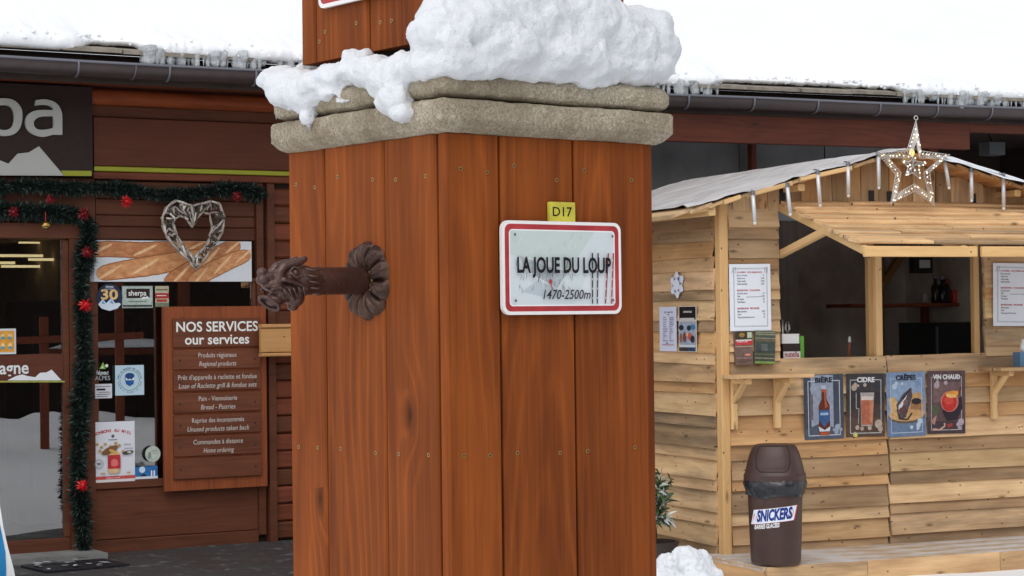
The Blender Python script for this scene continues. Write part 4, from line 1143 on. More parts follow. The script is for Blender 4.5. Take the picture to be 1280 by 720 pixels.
# ---------------------------------------------------------------- bread poster and stickers
w, h, Mx, L = sheet(FA, 112.5, 301, 314.5, 352, .03)
p = Print(w, h, (206, 210, 214), .006)
Z = lambda a, b: L(a / 3.366, 200 + b / 3.366)
def crust(c1, c2, sc):
    m = NT('bread_crust'); tc = m.node('TexCoord').outputs['Object']
    m.col(m.mix(m.ramp(m.noise(m.vm('MULTIPLY', tc, (5, 11, 1)), sc, 4, .6), (.34, 0.0), (.66, 1.0)), c1, c2)); m.set(Roughness=.5); return m.mat
M_cr1 = crust(srgb(158, 96, 56), srgb(198, 134, 84), 2.5); M_cr2 = crust(srgb(176, 114, 68), srgb(214, 156, 104), 2.5)
def baguette(path, ws, mat, rim):
    P = [Vector((*Z(*q), 0)) for q in path]
    # resample
    Q = []; W = []
    for i in range(len(P) - 1):
        for k in range(14): Q.append(P[i].lerp(P[i + 1], k / 14)); W.append(ws[i] + (ws[i + 1] - ws[i]) * k / 14)
    Q.append(P[-1]); W.append(ws[-1]); n__ = len(W) - 1
    W = [x / 3.366 / 165 * (1 - abs(2 * i / n__ - 1) ** 7) ** .5 for i, x in enumerate(W)]
    def outline(g):
        up = []; dn = []
        for i in range(len(Q)):
            t = (Q[min(i + 1, len(Q) - 1)] - Q[max(i - 1, 0)]).normalized(); nn = Vector((-t.y, t.x, 0)); wv = W[i] * g * (1 + .06 * nz(i * .5, W[0] * 99))
            up.append(Q[i] + nn * wv); dn.append(Q[i] - nn * wv)
        return up, dn
    hw, hh = w / 2 - .001, h / 2 - .001
    cl = lambda v: (max(-hw, min(hw, v.x)), max(-hh, min(hh, v.y)))
    for g, c in ((1.0, rim), (.88, mat)):
        up, dn = outline(g); p.z += p.step
        for i in range(len(up) - 1):
            p.mb.add([(*cl(v), p.z) for v in (dn[i], dn[i + 1], up[i + 1], up[i])], [(0, 1, 2, 3)], p.mi(c))
    n_ = 3
    for k in range(n_):
        i = int((k + .6) / n_ * (len(Q) - 1)); t = (Q[min(i + 1, len(Q) - 1)] - Q[i - 1]).normalized(); a = atan2(t.y, t.x) + .35
        c = Q[i]; wv = W[i]
        for gg, cc in ((1, (214, 164, 116)), (.5, (226, 186, 142))):
            pts = [(c.x + wv * 1.7 * cos(q) * cos(a) - wv * .22 * gg * sin(q) * sin(a), c.y + wv * 1.7 * cos(q) * sin(a) + wv * .22 * gg * sin(q) * cos(a)) for q in [2 * pi * j / 16 for j in range(16)]]
            p.poly([cl(Vector((x, y, 0))) for x, y in pts], cc)
baguette([(330, 385), (450, 374), (600, 380), (760, 370), (900, 356)], [30, 34, 34, 32, 28], M_cr1, (134, 80, 46))
baguette([(404, 482), (480, 468), (600, 450), (760, 424), (900, 396)], [34, 36, 42, 42, 36], M_cr2, (150, 92, 54))
baguette([(690, 520), (780, 474), (880, 414), (960, 372), (1012, 354)], [32, 38, 36, 32, 28], M_cr1, (138, 82, 48))
baguette([(790, 524), (880, 468), (980, 420), (1056, 394)], [32, 36, 34, 28], M_cr2, (150, 92, 54))
o = p.build('bread_poster', None, Mx); tag(o, 'wide poster of golden baguettes above the shop window', 'poster')

def stk(name, x0, y0, x1, y1, base, label, cat='sticker', d=.012, r=0):
    w, h, Mx, L = sheet(FA, x0, y0, x1, y1, d)
    return Print(w, h, base, .002, .0004, r), w, h, Mx
# round 30
w, h, Mx, L = sheet(FA, 119.5, 354.5, 154, 389, .016); p = Print(.001, .001, (30, 36, 60), .001, .0004)
R_ = h / 2; p.ell(0, 0, R_ * .97, R_, (34, 42, 68), 40)
p.poly([(-R_ * .86, -R_ * .50), (-R_ * .5, R_ * -.12), (-R_ * .25, -R_ * .42), (R_ * .15, -R_ * .05), (R_ * .45, -R_ * .45), (R_ * .6, -R_ * .3), (R_ * .86, -R_ * .50), (R_ * .6, -R_ * .8), (0, -R_ * .97), (-R_ * .6, -R_ * .8)], (205, 216, 228))
p.poly([(-R_ * .6, -R_ * .45), (-R_ * .5, R_ * -.2), (-R_ * .3, -R_ * .5)], (120, 160, 205)); p.poly([(0, -R_ * .4), (R_ * .15, R_ * -.12), (R_ * .36, -R_ * .5)], (120, 160, 205))
p.ell(R_ * .55, -R_ * .28, R_ * .22, R_ * .13, (30, 36, 58))
p.text('30', 0, R_ * .17, R_ * 1.0, (216, 180, 120), fit=R_ * 1.28, bold=.03)
p.text('sherpa', 0, R_ * .78, R_ * .22, (216, 218, 222), bold=.02); p.line([(-R_ * .4, R_ * .6), (R_ * .4, R_ * .6)], .006, (150, 156, 170))
tag(p.build('anniversary_sticker', None, Mx), 'round dark blue sticker with a golden 30 over mountains', 'sticker')
p, w, h, Mx = stk('s', 152.5, 357.5, 191, 385, (150, 162, 156), '')
p.rect(-w * .47, -h * .45, w * .47, h * .45, (168, 180, 172)); p.rect(-w * .36, -h * .05, w * .40, h * .38, (44, 30, 28))
p.text('sherpa', w * .0, h * .17, h * .34, (226, 226, 222), fit=w * .58, bold=.015)
p.poly([(w * .1, -h * .08), (w * .2, h * .02), (w * .26, -h * .01), (w * .32, h * .04), (w * .41, -h * .08)], (220, 224, 222)); p.line([(-w * .3, -h * .2), (w * .3, -h * .2)], .008, (110, 120, 114)); p.rect(-w * .47, -h * .44, w * .47, -h * .36, (60, 66, 62))
tag(p.build('shop_sticker', None, Mx), 'pale green rectangular sticker reading sherpa beside the round 30 sticker', 'sticker')
p, w, h, Mx = stk('s', 194, 357.5, 211, 383.5, (176, 168, 140), '')
p.rect(-w * .5, -h * .10, w * .5, h * .16, (158, 44, 46)); p.rect(-w * .5, -h * .5, w * .5, -h * .30, (120, 128, 108)); p.rect(-w * .4, -h * .26, w * .35, -h * .14, (168, 60, 58)); p.line([(-w * .4, h * .32), (w * .4, h * .32)], .008, (90, 80, 70)); p.line([(-w * .4, h * .04), (w * .3, h * .04)], .007, (224, 200, 196))
tag(p.build('label_sticker', None, Mx), 'small beige and red sticker under the bread poster', 'sticker')
# ALPES decal : letters straight on the glass
w, h, Mx, L = sheet(FA, 118, 452, 138, 476, .014); p = Print(.001, .001, (20, 20, 20), .0005, .0004)
p.poly([(-w * .2, h * .12), (w * .05, h * .48), (w * .2, h * .12)], (126, 176, 70)); p.ell(w * .27, h * .28, w * .1, w * .1, (214, 220, 214)); p.ell(w * .0, h * .2, w * .05, w * .06, (230, 232, 226))
p.text('lépac', 0, -h * .08, h * .30, (206, 210, 212), fit=w * .78, bold=.02, shear=.15); p.text('ALPES', 0, -h * .37, h * .32, (180, 184, 188), fit=w * .94)
tag(p.build('window_decal', None, Mx), 'white window decal reading ALPES under a green triangle', 'decal')
p, w, h, Mx = stk('s', 144, 456.5, 180, 494, (178, 202, 214), '')
p.ring(0, 0, h * .33, h * .345, (60, 90, 130)); p.arc('PORT DU MASQUE OBLIGATOIRE', 0, 0, h * .40, h * .075, (40, 62, 96), 90, 170, bold=.02); p.arc('MERCI DE PORTER LE MASQUE', 0, 0, h * .40, h * .07, (40, 62, 96), 270, 170)
p.ell(0, h * .02, h * .15, h * .19, (214, 226, 234)); p.ell(0, h * .145, h * .165, h * .10, (34, 66, 120)); p.poly([(-h * .16, h * .13), (-h * .13, -h * .02), (-h * .15, -h * .06), (-h * .18, h * .08)], (34, 66, 120)); p.poly([(-h * .15, 0), (h * .15, 0), (h * .13, -h * .13), (0, -h * .2), (-h * .13, -h * .13)], (38, 84, 148)); p.line([(-h * .09, h * .045), (-h * .03, h * .045)], .008, (40, 60, 90)); p.line([(h * .03, h * .045), (h * .09, h * .045)], .008, (40, 60, 90))
tag(p.build('mask_notice', None, Mx), 'square pale blue notice with a masked face on the window', 'notice')
p, w, h, Mx = stk('s', 112.5, 480, 140, 498, (208, 208, 214), '')
p.rect(-w * .2, h * .05, w * .2, h * .18, (40, 44, 60)); p.ell(-w * .36, -h * .3, h * .16, h * .13, (60, 66, 84))
for y_, a, b in ((.32, -.4, .42), (-.08, -.1, .42), (-.22, -.2, .42), (-.36, -.2, .3)): p.line([(w * a, h * y_), (w * b, h * y_)], .006, (120, 124, 136))
tag(p.build('paper_label', None, Mx), 'small white printed label beneath the ALPES decal', 'label')
# sweets poster
p, w, h, Mx = stk('s', 113.5, 527, 168.5, 602.5, (212, 214, 222), '', d=.02)
p.rect(-w * .5, -h * .5, w * .5, -h * .40, (190, 80, 76)); p.rect(-w * .5, -h * .5, w * .5, -h * .455, (214, 206, 208)); p.text('confiserie artisanale', 0, -h * .43, h * .03, (236, 226, 224))
p.arc('BONBONS AU MIEL', 0, -h * .55, h * .90, h * .068, (186, 62, 56), 90, 42, bold=.03)
p.ell(0, h * .26, .012, .012, (90, 90, 96)); p.line([(-w * .1, h * .2), (w * .1, h * .2)], .007, (130, 130, 140))
for x_, y_ in ((-.36, .13), (-.26, .08), (-.18, .13), (.06, .14), (.14, .1), (.22, -.0), (-.06, .09), (-.3, .02)): p.ell(w * x_, h * y_, .014, .012, (196, 168, 128)); p.ell(w * x_, h * y_, .006, .006, (160, 126, 84))
p.text('acacia', w * .32, h * .12, h * .05, (110, 110, 120), shear=.3); p.text('naturel', w * .34, h * .05, h * .05, (110, 110, 120), shear=.3)
p.rect(-w * .13, -h * .36, w * .15, h * .0, (206, 176, 136), .02); p.rect(-w * .13, -h * .28, w * .16, -h * .05, (178, 50, 56)); p.rect(-w * .06, -h * .24, w * .1, -h * .12, (214, 110, 110), .02)
p.ell(-w * .08, h * .03, w * .20, h * .055, (120, 84, 54), rot=.4); p.ell(w * .0, h * .0, w * .11, h * .03, (206, 160, 90), rot=-.5); p.ell(w * .33, -h * .02, w * .13, h * .03, (70, 62, 60), rot=.15); p.ell(w * .36, -h * .015, w * .05, h * .015, (200, 196, 190))
p.ring(-w * .33, -h * .19, w * .085, w * .1, (150, 150, 158)); p.line([(-w * .38, -h * .18), (-w * .28, -h * .18)], .006, (90, 90, 98)); p.line([(-w * .37, -h * .2), (-w * .29, -h * .2)], .006, (90, 90, 98))
p.ell(-w * .24, -h * .35, w * .06, h * .015, (190, 160, 110)); p.ell(w * .34, -h * .35, w * .05, h * .012, (190, 160, 110))
tag(p.build('sweets_poster', None, Mx), 'white poster for honey sweets standing low in the window', 'poster')
w, h, Mx, L = sheet(FA, 180, 557, 202, 578, .016); p = Print(.001, .001, (150, 160, 152), .0005, .0004); p.ell(0, 0, h * .48, h * .48, (176, 188, 178)); p.poly([(-h * .32, -h * .3), (-h * .28, h * .15), (-h * .12, h * .12), (-h * .1, -h * .25)], (128, 140, 140)); p.line([(-h * .05, h * .2), (h * .3, h * .2)], .01, (150, 164, 150))
tag(p.build('round_sticker', None, Mx), 'round pale green sticker low in the window', 'sticker')
p, w, h, Mx = stk('s', 168.6, 583, 197, 598.5, (46, 108, 170), '', d=.012)
p.rect(-w * .5, -h * .5, w * .5, -h * .3, (206, 214, 222)); p.ell(-w * .18, h * .25, h * .26, h * .26, (196, 212, 226)); p.poly([(-w * .3, -h * .3), (-w * .1, -h * .05), (w * .05, -h * .3)], (40, 48, 66)); p.rect(w * .2, -h * .3, w * .26, h * .15, (226, 226, 230)); p.rect(w * .32, -h * .3, w * .38, h * .15, (226, 226, 230))
tag(p.build('blue_sticker', None, Mx), 'small blue and white sticker at the foot of the window', 'sticker')
# things on the door
p, w, h, Mx = stk('s', -30, 411, 20, 443, (196, 200, 204), '', d=.016)
p.rect(-w * .46, -h * .42, w * .46, h * .42, (206, 148, 62))
for i in range(5):
    for j in (-1, 1): p.ell(-w * .38 + i * w * .18, j * h * .19, w * .055, h * .12, (222, 190, 130)); p.rect(-w * .38 + i * w * .18 - w * .045, j * h * .19 - h * .1, -w * .38 + i * w * .18 + w * .045, j * h * .19, (74, 140, 160))
tag(p.build('door_notice', None, Mx), 'orange notice with small masked figures on the door glass', 'notice')
w, h, Mx, L = sheet(FA, -60, 443.5, 81, 478, .0125); p = Print(.001, .001, (70, 36, 30), .0005, .0004)
hb = L(40, 474.5)[1]
p.poly([L(*q) for q in ((9, 475.5), (20, 470), (28, 468), (34, 470), (44, 471.5), (50, 466), (58, 465.5), (64.5, 462), (77, 475.5))], (214, 216, 220))
p.poly([L(*q) for q in ((-60, 478), (-60, 476), (81, 476), (81, 478))], (150, 152, 70))
tx_ = L(36, 460); p.text('produits de montagne', tx_[0], tx_[1], .13, (210, 212, 212), 'RIGHT', fit=1.05, bold=.02)
tag(p.build('door_strip', None, Mx), 'strip across the door reading montagne with a white mountain outline', 'sign')
q = FA.px(-6, 235, -.05); w, h = .09, .09
p = Print(.001, .001, (20, 20, 20), .001); p.ell(0, 0, .08, .08, (26, 28, 32), 32); p.ell(0, 0, .066, .066, (214, 218, 222), 32)
tag(p.build('round_sign', None, onfront(FA, q.x, -.05, q.z)), 'round white sign with a dark rim at the left edge under the shop sign', 'sign')
# step, mat, flag
stp = MB(); stp.box(-1.9, -.72, -.36, -.012, -.01, .045); o = stp.build('door_step', plain('concrete', srgb(118, 118, 116), .8, var=.25, vscale=5, bump=.3, bscale=40), None, FA.M); tag(o, 'grey concrete step in front of the shop door', 'step')
mt = Print(.62, .45, (34, 34, 40), .012, .001)
for k in range(24): mt.ell(random.uniform(-.27, .27), random.uniform(-.19, .19), random.uniform(.012, .05), random.uniform(.008, .03), random.choice([(150, 152, 158), (190, 192, 196), (70, 70, 76)]), 9, random.uniform(0, 3))
o = mt.build('doormat', None, FA.M @ Matrix.Translation((-1.08, -.72, .022)) @ Matrix.Rotation(.1, 4, 'Z')); tag(o, 'dark doormat flecked with snow in front of the step', 'doormat')
fl = empty('blue_banner', FA.M @ Matrix.Translation((FA.px(-30, 720, -1.3).x, -1.3, 0)), 'blue and white curved fabric banner at the lower left edge', 'banner')
f0 = fl.matrix_basis.translation
def flp(a, b): q = FA.px(a, b, -1.3); return (q.x - FA.loc(f0).x, q.z)
cur = [flp(*q) for q in ((-22, 560), (-8, 590), (-1, 628), (4, 660), (10, 686), (17, 712), (21, 735))]
inn = [flp(*q) for q in ((-26, 575), (-12, 605), (-4, 640), (1, 664), (6, 690), (7, 712), (6, 735))]
back = [flp(*q) for q in ((-60, 735), (-58, 650), (-44, 590))]
for nm, poly, m_, d0, d1 in (('white_edge', cur + [flp(-20, 735), flp(-30, 600)], M_white, -.008, .008), ('blue_panel', inn + back, plain('blue_cloth', srgb(22, 120, 176), .6), -.014, .014)):
    mb = MB(); mb.prism(poly, d0, d1, M=ax((1, 0, 0), (0, 0, 1), (0, -1, 0), (0, 0, 0))); mb.build(nm, m_, fl)

# ================================================================== STALL
stall = empty('market_stall', ST.M, 'wooden market stall of pale pallet boards with a gable roof and open serving hatch', 'stall')
DECK = .16
AX, SLL, SLR, ZA = 1.30, .252, .242, 2.765            # ridge position, roof slope, underside height at the ridge
SW, SD = 2.98, 2.3                        # width, depth
zroof = lambda x: ZA - (SLL if x < AX else SLR) * abs(x - AX)
def stint():
    r = random.random()
    if r < .15: return (.66, .64, .64)
    if r < .30: return (.90, .76, .62)
    if r < .40: return (.80, .74, .68)
    b = random.uniform(.92, 1.10); return (b, b * random.uniform(.96, 1.0), b * random.uniform(.90, 1.0))
def clap_front(x0, x1, zs, y=-.014, tints=None, tilt=.21):
    """horizontal boards between successive heights zs, each with its lower edge proud"""
    for i, (a, b) in enumerate(zip(zs, zs[1:])):
        h_ = abs(a - b); z = (a + b) / 2
        tl = tilt * random.uniform(.6, 1.4) if h_ < .2 else tilt * .6
        rz = random.uniform(-.004, .004); j = random.uniform(-.006, .006)
        t = 'd' if tints and tints[i] else None
        rplank('board', stall, ((x0 + x1) / 2 + j, y + random.uniform(-.004, .004), z), (1, 0, rz), (0, sin(tl), cos(tl)), (x1 - x0 - .004 - random.uniform(0, .012), h_ + .016, .024), M_pallet, (.66, .62, .60) if t else stint())
fz = lambda x, ys: [ST.px(x, v).z for v in ys]
# left panel beside the hatch
clap_front(.055, .447, fz(940, [257, 283, 297.6, 322, 336, 361, 373, 399, 414, 438, 451]), tints=[0, 1, 0, 0, 0, 0, 0, 0, 0, 0])
# right panel
xr0 = ST.px(1228, 400).x
clap_front(xr0, 2.93, fz(1255, [321, 336, 358.5, 371.5, 396, 409, 431.5, 443]))
# below the counter: two bays
xj = ST.px(1107.5, 560).x
clap_front(.055, xj, fz(1050, [448, 467.5, 491, 514, 550]), tints=[0, 0, 0, 0])
clap_front(.055, xj, fz(1104, [549, 566.5, 590, 603.5, 630, 645.5, 669, 684]), tints=[0, 1, 0, 0, 0, 0, 1])
clap_front(xj + .004, 2.93, fz(1150, [444.5, 466.5, 484, 504, 520.5, 546]))
clap_front(xj + .004, 2.93, fz(1150, [546.5, 563, 586.5, 602, 625.5, 638.5, 664, 681]), tints=[1, 0, 1, 0, 1, 0, 1])
# side wall facing left
sz = [ST.sd(880, v).z for v in (258, 285, 299.6, 321.8, 338, 361.5, 373.5, 400, 413.3, 438.5, 453, 478, 491.7, 517.4, 532, 558, 571.5, 596.5, 611.7, 635.8, 651.7, 677.5, 695)]
for i, (a, b) in enumerate(zip(sz, sz[1:])):
    h_ = a - b; tl = random.uniform(.13, .25); dz = random.uniform(-.012, .012)
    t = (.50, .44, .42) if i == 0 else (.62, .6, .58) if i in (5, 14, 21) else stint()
    y0 = random.uniform(.0, .02)
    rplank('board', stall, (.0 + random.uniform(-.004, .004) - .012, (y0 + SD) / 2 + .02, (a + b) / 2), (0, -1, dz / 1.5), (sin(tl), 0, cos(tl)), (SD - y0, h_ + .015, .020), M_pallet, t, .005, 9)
# other walls (far side and back)
zz = [DECK + .165 * i for i in range(15)]
for a, b in zip(zz, zz[1:]):
    if b > 2.42: b = 2.42
    plank('board', stall, (SW + .01, SD / 2, (a + b) / 2), (0, 1, 0), (0, 0, 1), (SD, b - a, .02), M_pallet, stint())
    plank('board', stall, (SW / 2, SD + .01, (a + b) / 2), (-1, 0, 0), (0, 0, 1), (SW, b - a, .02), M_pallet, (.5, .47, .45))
# lining makes the inside dark
M_lin = plain('grey_lining', srgb(196, 188, 180), .85, var=.35, vscale=2.5)
mb = MB(); mb.box(.03, SW - .03, SD - .04, SD - .015, DECK, 2.45); mb.box(.028, .04, .05, SD - .04, DECK, 2.4); mb.box(SW - .04, SW - .028, .05, SD - .04, DECK, 2.4)
mb.add([(.03, .05, 2.44), (AX, .05, ZA + .0), (SW - .03, .05, 2.40), (.03, SD, 2.44), (AX, SD, ZA), (SW - .03, SD, 2.40)], [(0, 1, 4, 3), (1, 2, 5, 4)]); mb.box(.03, SW - .03, .02, SD, DECK, DECK + .02)
mb.build('lining', M_lin, stall)
M_backpanel = plain('grey_back_panel', srgb(116, 108, 104), .9, var=.25, vscale=1.8)  # panel added behind the hatch so its left half reads hazy grey
mb = MB(); vs = []
for i in range(61):
    x = .05 + 1.14 * i / 60; y = 1.0 + .02 * sin(i * .9) + .02 * nz(i * .13, 3); vs += [(x, y, DECK + .03), (x, y, 2.38)]
mb.add(vs, [(2 * i, 2 * i + 2, 2 * i + 3, 2 * i + 1) for i in range(60)]); mb.build('back_panel', M_backpanel, stall, smooth=True)
# posts
def post(x, y, z0, z1, w_=.05, t=1.0, d_=.05): plank('post', stall, (x, y, (z0 + z1) / 2), (0, 0, 1), (-1, 0, 0), (z1 - z0, w_, d_), M_clean, t)
post(.022, -.012, DECK - .02, zroof(0) - .0, .062, (.92, .86, .80), .075)
zc_ = ST.px(1100, 446).z
pxm = ST.px(1097, 390, .0); zt_ = 2.2
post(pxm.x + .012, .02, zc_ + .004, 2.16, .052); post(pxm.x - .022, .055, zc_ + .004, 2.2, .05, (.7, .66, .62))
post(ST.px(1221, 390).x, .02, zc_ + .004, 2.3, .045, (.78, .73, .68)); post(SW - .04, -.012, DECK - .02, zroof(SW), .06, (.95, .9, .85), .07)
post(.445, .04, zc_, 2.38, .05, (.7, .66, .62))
# hatch lintel and counter lip
plank('lintel', stall, (1.75, .0, 2.43), (1, 0, 0), (0, 0, 1), (2.4, .05, .045), M_pallet, 1.0)
plank('counter', stall, (1.55, .16, zc_ - .018), (1, 0, 0), (0, 1, 0), (2.3, .34, .03), M_pallet, (.9, .85, .8))
# gable boards, upright
x = .02; i = 0
while x < SW - .02:
    w_ = random.choice((.085, .10, .125, .14)); e = min(x + w_, SW)
    xm_ = (x + e) / 2; z1 = zroof(xm_) - .006; z0 = 2.452 if xm_ > .44 else 2.405
    if z1 - z0 > .03: rplank('gable_board', stall, (xm_, -.006 - .004 * (i % 2), (z0 + z1) / 2), (0, 0, 1), (-1, 0, 0), (z1 - z0 + .03, e - x - .004, .02), M_pallet, stint())
    x = e; i += 1
# black hinge straps
for a, b, c in ((978, 235, 255), (1089.5, 238, 258), (1112.5, 239, 259), (1217, 242, 260)):
    q = ST.px(a, c, -.03); q2 = ST.px(a, b, -.03)
    mb = MB(); mb.box(-.018, .018, -.006, .006, 0, q2.z - q.z); mb.build('hinge', M_black, stall, Matrix.Translation((q.x, -.03, q.z)))
# roof boards running front to back, stepping like tiles
OH, PW = .26, .135
def roof_side(sgn):
    run = (AX + .33) if sgn < 0 else (SW + .33 - AX)
    n = int(run / PW)
    for k in range(n + 1):
        d = PW * (k + .5); x = AX + sgn * d; zt = zroof(x) + .018
        a = atan2(SLL if sgn < 0 else SLR, 1) + random.uniform(.05, .11)
        W = Vector((sgn * cos(a) * 1, 0, -sin(a))) if True else None
        L = Vector((0, 1, 0)) if sgn > 0 else Vector((0, -1, 0))
        if (L.cross(W)).z < 0: L = -L
        off = random.uniform(-.03, .03)
        rplank('roof_board', stall, (x, (SD + .12 - OH) / 2 + off / 2, zt), L, W, (SD + .12 + OH - abs(off), PW + .03, .02), M_pallet, stint() if sgn < 0 else (1.02, .86, .74))
roof_side(-1); roof_side(1)
plank('ridge_beam', stall, (AX, (SD - OH) / 2, ZA - .035), (0, 1, 0), (1, 0, 0), (SD + OH - .04, .06, .06), M_clean, .8)
for k, x in enumerate((-.16, .5, 2.2, 2.95)):
    plank('purlin', stall, (x, (SD - OH) / 2, zroof(x) - .030), (0, 1, 0), (1, 0, 0), (SD + OH - .06, .05, .045), M_clean, .85)
# eave strips at the front end of the roof, short cross pieces
for a, b in ((862, 893),):
    q = ST.px(a, 263, -.22); q2 = ST.px(b, 258, -.22)
    plank('eave_block', stall, ((q.x + q2.x) / 2, -.2, (q.z + q2.z) / 2 + .0), (q2 - q), (0, 1, 0), ((q2 - q).length, .06, .045), M_clean, .95)
for (a, b), (c, e) in (((905, 246), (925, 239)), ((938, 236), (990, 222)), ((1000, 217), (1064, 203))):
    q = ST.px(a, b + 7, -OH - .01); q2 = ST.px(c, e + 7, -OH - .01)
    plank('barge_board', stall, (q + q2) / 2, (q2 - q), (0, 1, .0), ((q2 - q).length, .025, .03), M_clean, 1.0)
# awning : the hatch shutter propped out, boards lapped downwards
AW0, AWZ0, AWD, AWZ1 = .45, 2.425, 1.03, 2.10
awn = plank('awning', stall, (AW0 + .02, -AWD / 2, (AWZ0 + AWZ1) / 2 - .005), (0, -AWD, AWZ1 - AWZ0), (1, 0, 0), (sqrt(AWD ** 2 + (AWZ1 - AWZ0) ** 2), .038, .055), M_clean, .9)
def onawn(name, c, L, W, dims, mat, t):
    o = plank(name, awn, (0, 0, 0), (1, 0, 0), (0, 1, 0), dims, mat, t)
    L = Vector(L).normalized(); W = Vector(W); W = (W - L * W.dot(L)).normalized()
    o.matrix_basis = awn.matrix_basis.inverted() @ ax(L, W, L.cross(W), c); return o
AX1 = 2.62
for x in (1.2, 1.98, AX1 - .02):
    onawn('rafter', (x, -AWD / 2, (AWZ0 + AWZ1) / 2 - .005), (0, -AWD, AWZ1 - AWZ0), (1, 0, 0), (sqrt(AWD ** 2 + (AWZ1 - AWZ0) ** 2), .038, .055), M_clean, .85)
nb = 9
for k in range(nb):
    t = (k + .45) / nb; y = -AWD * t * .985; z = AWZ0 + (AWZ1 - AWZ0) * t + .030
    cuts = [AW0 + random.uniform(-.03, .01)] + random.choice(([random.uniform(.9, 2.2)], [random.uniform(.8, 1.2), random.uniform(1.6, 2.3)])) + [AX1 + random.uniform(-.02, .04)]
    for a, b in zip(cuts, cuts[1:]):
        if b - a < .15: continue
        onawn('awning_board', ((a + b) / 2, y, z + random.uniform(0, .008)), (1, 0, random.uniform(-.004, .004)), (0, cos(.18), sin(.18)), (b - a - .006, AWD / nb + .022, .02), M_pallet, random.choice([(1.12, 1.06, .98), (1.05, .98, .9), (1.18, 1.12, 1.04)]))
xs_ = ST.px(1219, 312, -AWD).x
for a, b in ((AW0 + .0, xs_), (xs_ + .035, AX1)):
    onawn('front_board', ((a + b) / 2, -AWD - .012, AWZ1 - .012), (1, 0, 0), (0, 0, 1), (b - a, .066, .022), M_clean, (1.06, 1.0, .93))
for x in (AW0 + .02, AX1 - .02):
    onawn('strut', (x, -.305, 2.175), (0, -.61, .14), (1, 0, 0), (.64, .04, .05), M_clean, .95)
# deck the stall stands on
deck = empty('deck', ST.M, 'low wooden deck of worn boards under the stall', 'deck')
c0 = ST.px(960, 709, 0); FY = -.74
y = FY
for k in range(4):
    w_ = .2; plank('deck_board', deck, (1.60, y + w_ / 2 - .001, DECK - .018), (1, 0, random.uniform(-.0012, .0012)), (0, 1, 0), (3.42, w_ - .006, .03), M_dusted, 1.0); y += w_
mb = MB(); mb.box(-.08, 3.28, .07, 2.35, .02, DECK - .02); mb.build('deck_base', M_darkwood, deck)
cx_ = [-.10, .62, 1.62, 2.45, 3.31]
for a, b in zip(cx_, cx_[1:]): plank('front_board', deck, ((a + b) / 2, FY - .012, .082), (1, 0, 0), (0, 0, 1), (b - a - .004, .15, .024), M_pallet, (.96, .9, .84))
plank('side_board', deck, (-.098, .55, .080), (0, -1, 0), (0, 0, 1), (2.56, .15, .024), M_pallet, (.95, .82, .7))

# plastic sheet over the roof ------------------------------------------
def tarp_mat():
    m = NT('white_plastic_sheet'); m.set(Roughness=.35, Specular_IOR_Level=.5, Transmission_Weight=.0)
    tc = m.node('TexCoord').outputs['Object']
    f = m.noise(m.vm('MULTIPLY', tc, (1, 6, 3)), 2.0, 4, .6)
    m.col(m.mix(m.ramp(f, (.35, 0.0), (.7, 1.0)), srgb(168, 160, 156), srgb(214, 211, 210)))
    m.bump(m.noise(m.vm('MULTIPLY', tc, (2, 9, 3)), 3, 4, .6), .5, .03); return m.mat
mb = MB(); vs = []; nxp, nyp = 110, 34
for i in range(nxp + 1):
    x = AX - 1.66 + i / nxp * 3.68
    for j in range(nyp + 1):
        v = j / nyp; y = -OH - .01 + v * (SD + .3 + OH)
        w1 = .010 * nz(x * 5, y * 1.3, 2) + .006 * nz(x * 14, y * 3, 5)
        z = zroof(x) + .052 + w1
        if abs(x - AX) < .12: z -= .012 * (1 - abs(x - AX) / .12)
        if j == 0:                                                     # edge folded down over the board ends
            z -= .006 + .016 * nz(x * 3.1, 1) + .008 * nz(x * 11, 6); y -= .012 + .012 * nz(x * 7, 3)
        if j == 1: y -= .030 + .022 * nz(x * 6, 8); z += .010 + .010 * nz(x * 4, 2)
        vs.append((x, y, z))
mb.add(vs, [(i * (nyp + 1) + j, (i + 1) * (nyp + 1) + j, (i + 1) * (nyp + 1) + j + 1, i * (nyp + 1) + j + 1) for i in range(nxp) for j in range(nyp)])
o = mb.build('plastic_sheet', tarp_mat(), None, ST.M, smooth=True); tag(o, 'crumpled white plastic sheet spread over the stall roof', 'sheet')
# snow on the right slope
mb = MB(); vs = []; nxs, nys = 60, 16
for i in range(nxs + 1):
    x = AX + .22 + i / nxs * 1.76; a = min(1, i / 6)
    for j in range(nys + 1):
        v = j / nys; y = -OH - .075 + .012 * nz(x * 6, 1) + v * (SD + .2)
        e = min(1, v * 6); th = a * (.012 + .045 * e * (.7 + .6 * nz(x * 1.3, y)) + .012 * nz(x * 5, y * 5)) * min(1, (i + .01) / 4)
        vs.append((x, y - (.015 if j == 1 else 0), zroof(x) + .062 + max(.002, th) - (.05 if j == 0 else 0)))
mb.add(vs, [(i * (nys + 1) + j, (i + 1) * (nys + 1) + j, (i + 1) * (nys + 1) + j + 1, i * (nys + 1) + j + 1) for i in range(nxs) for j in range(nys)])
o = mb.build('stall_roof_snow', M_snow, None, ST.M, smooth=True); tag(o, 'thin white snow lying on the right slope of the stall roof', 'snow')

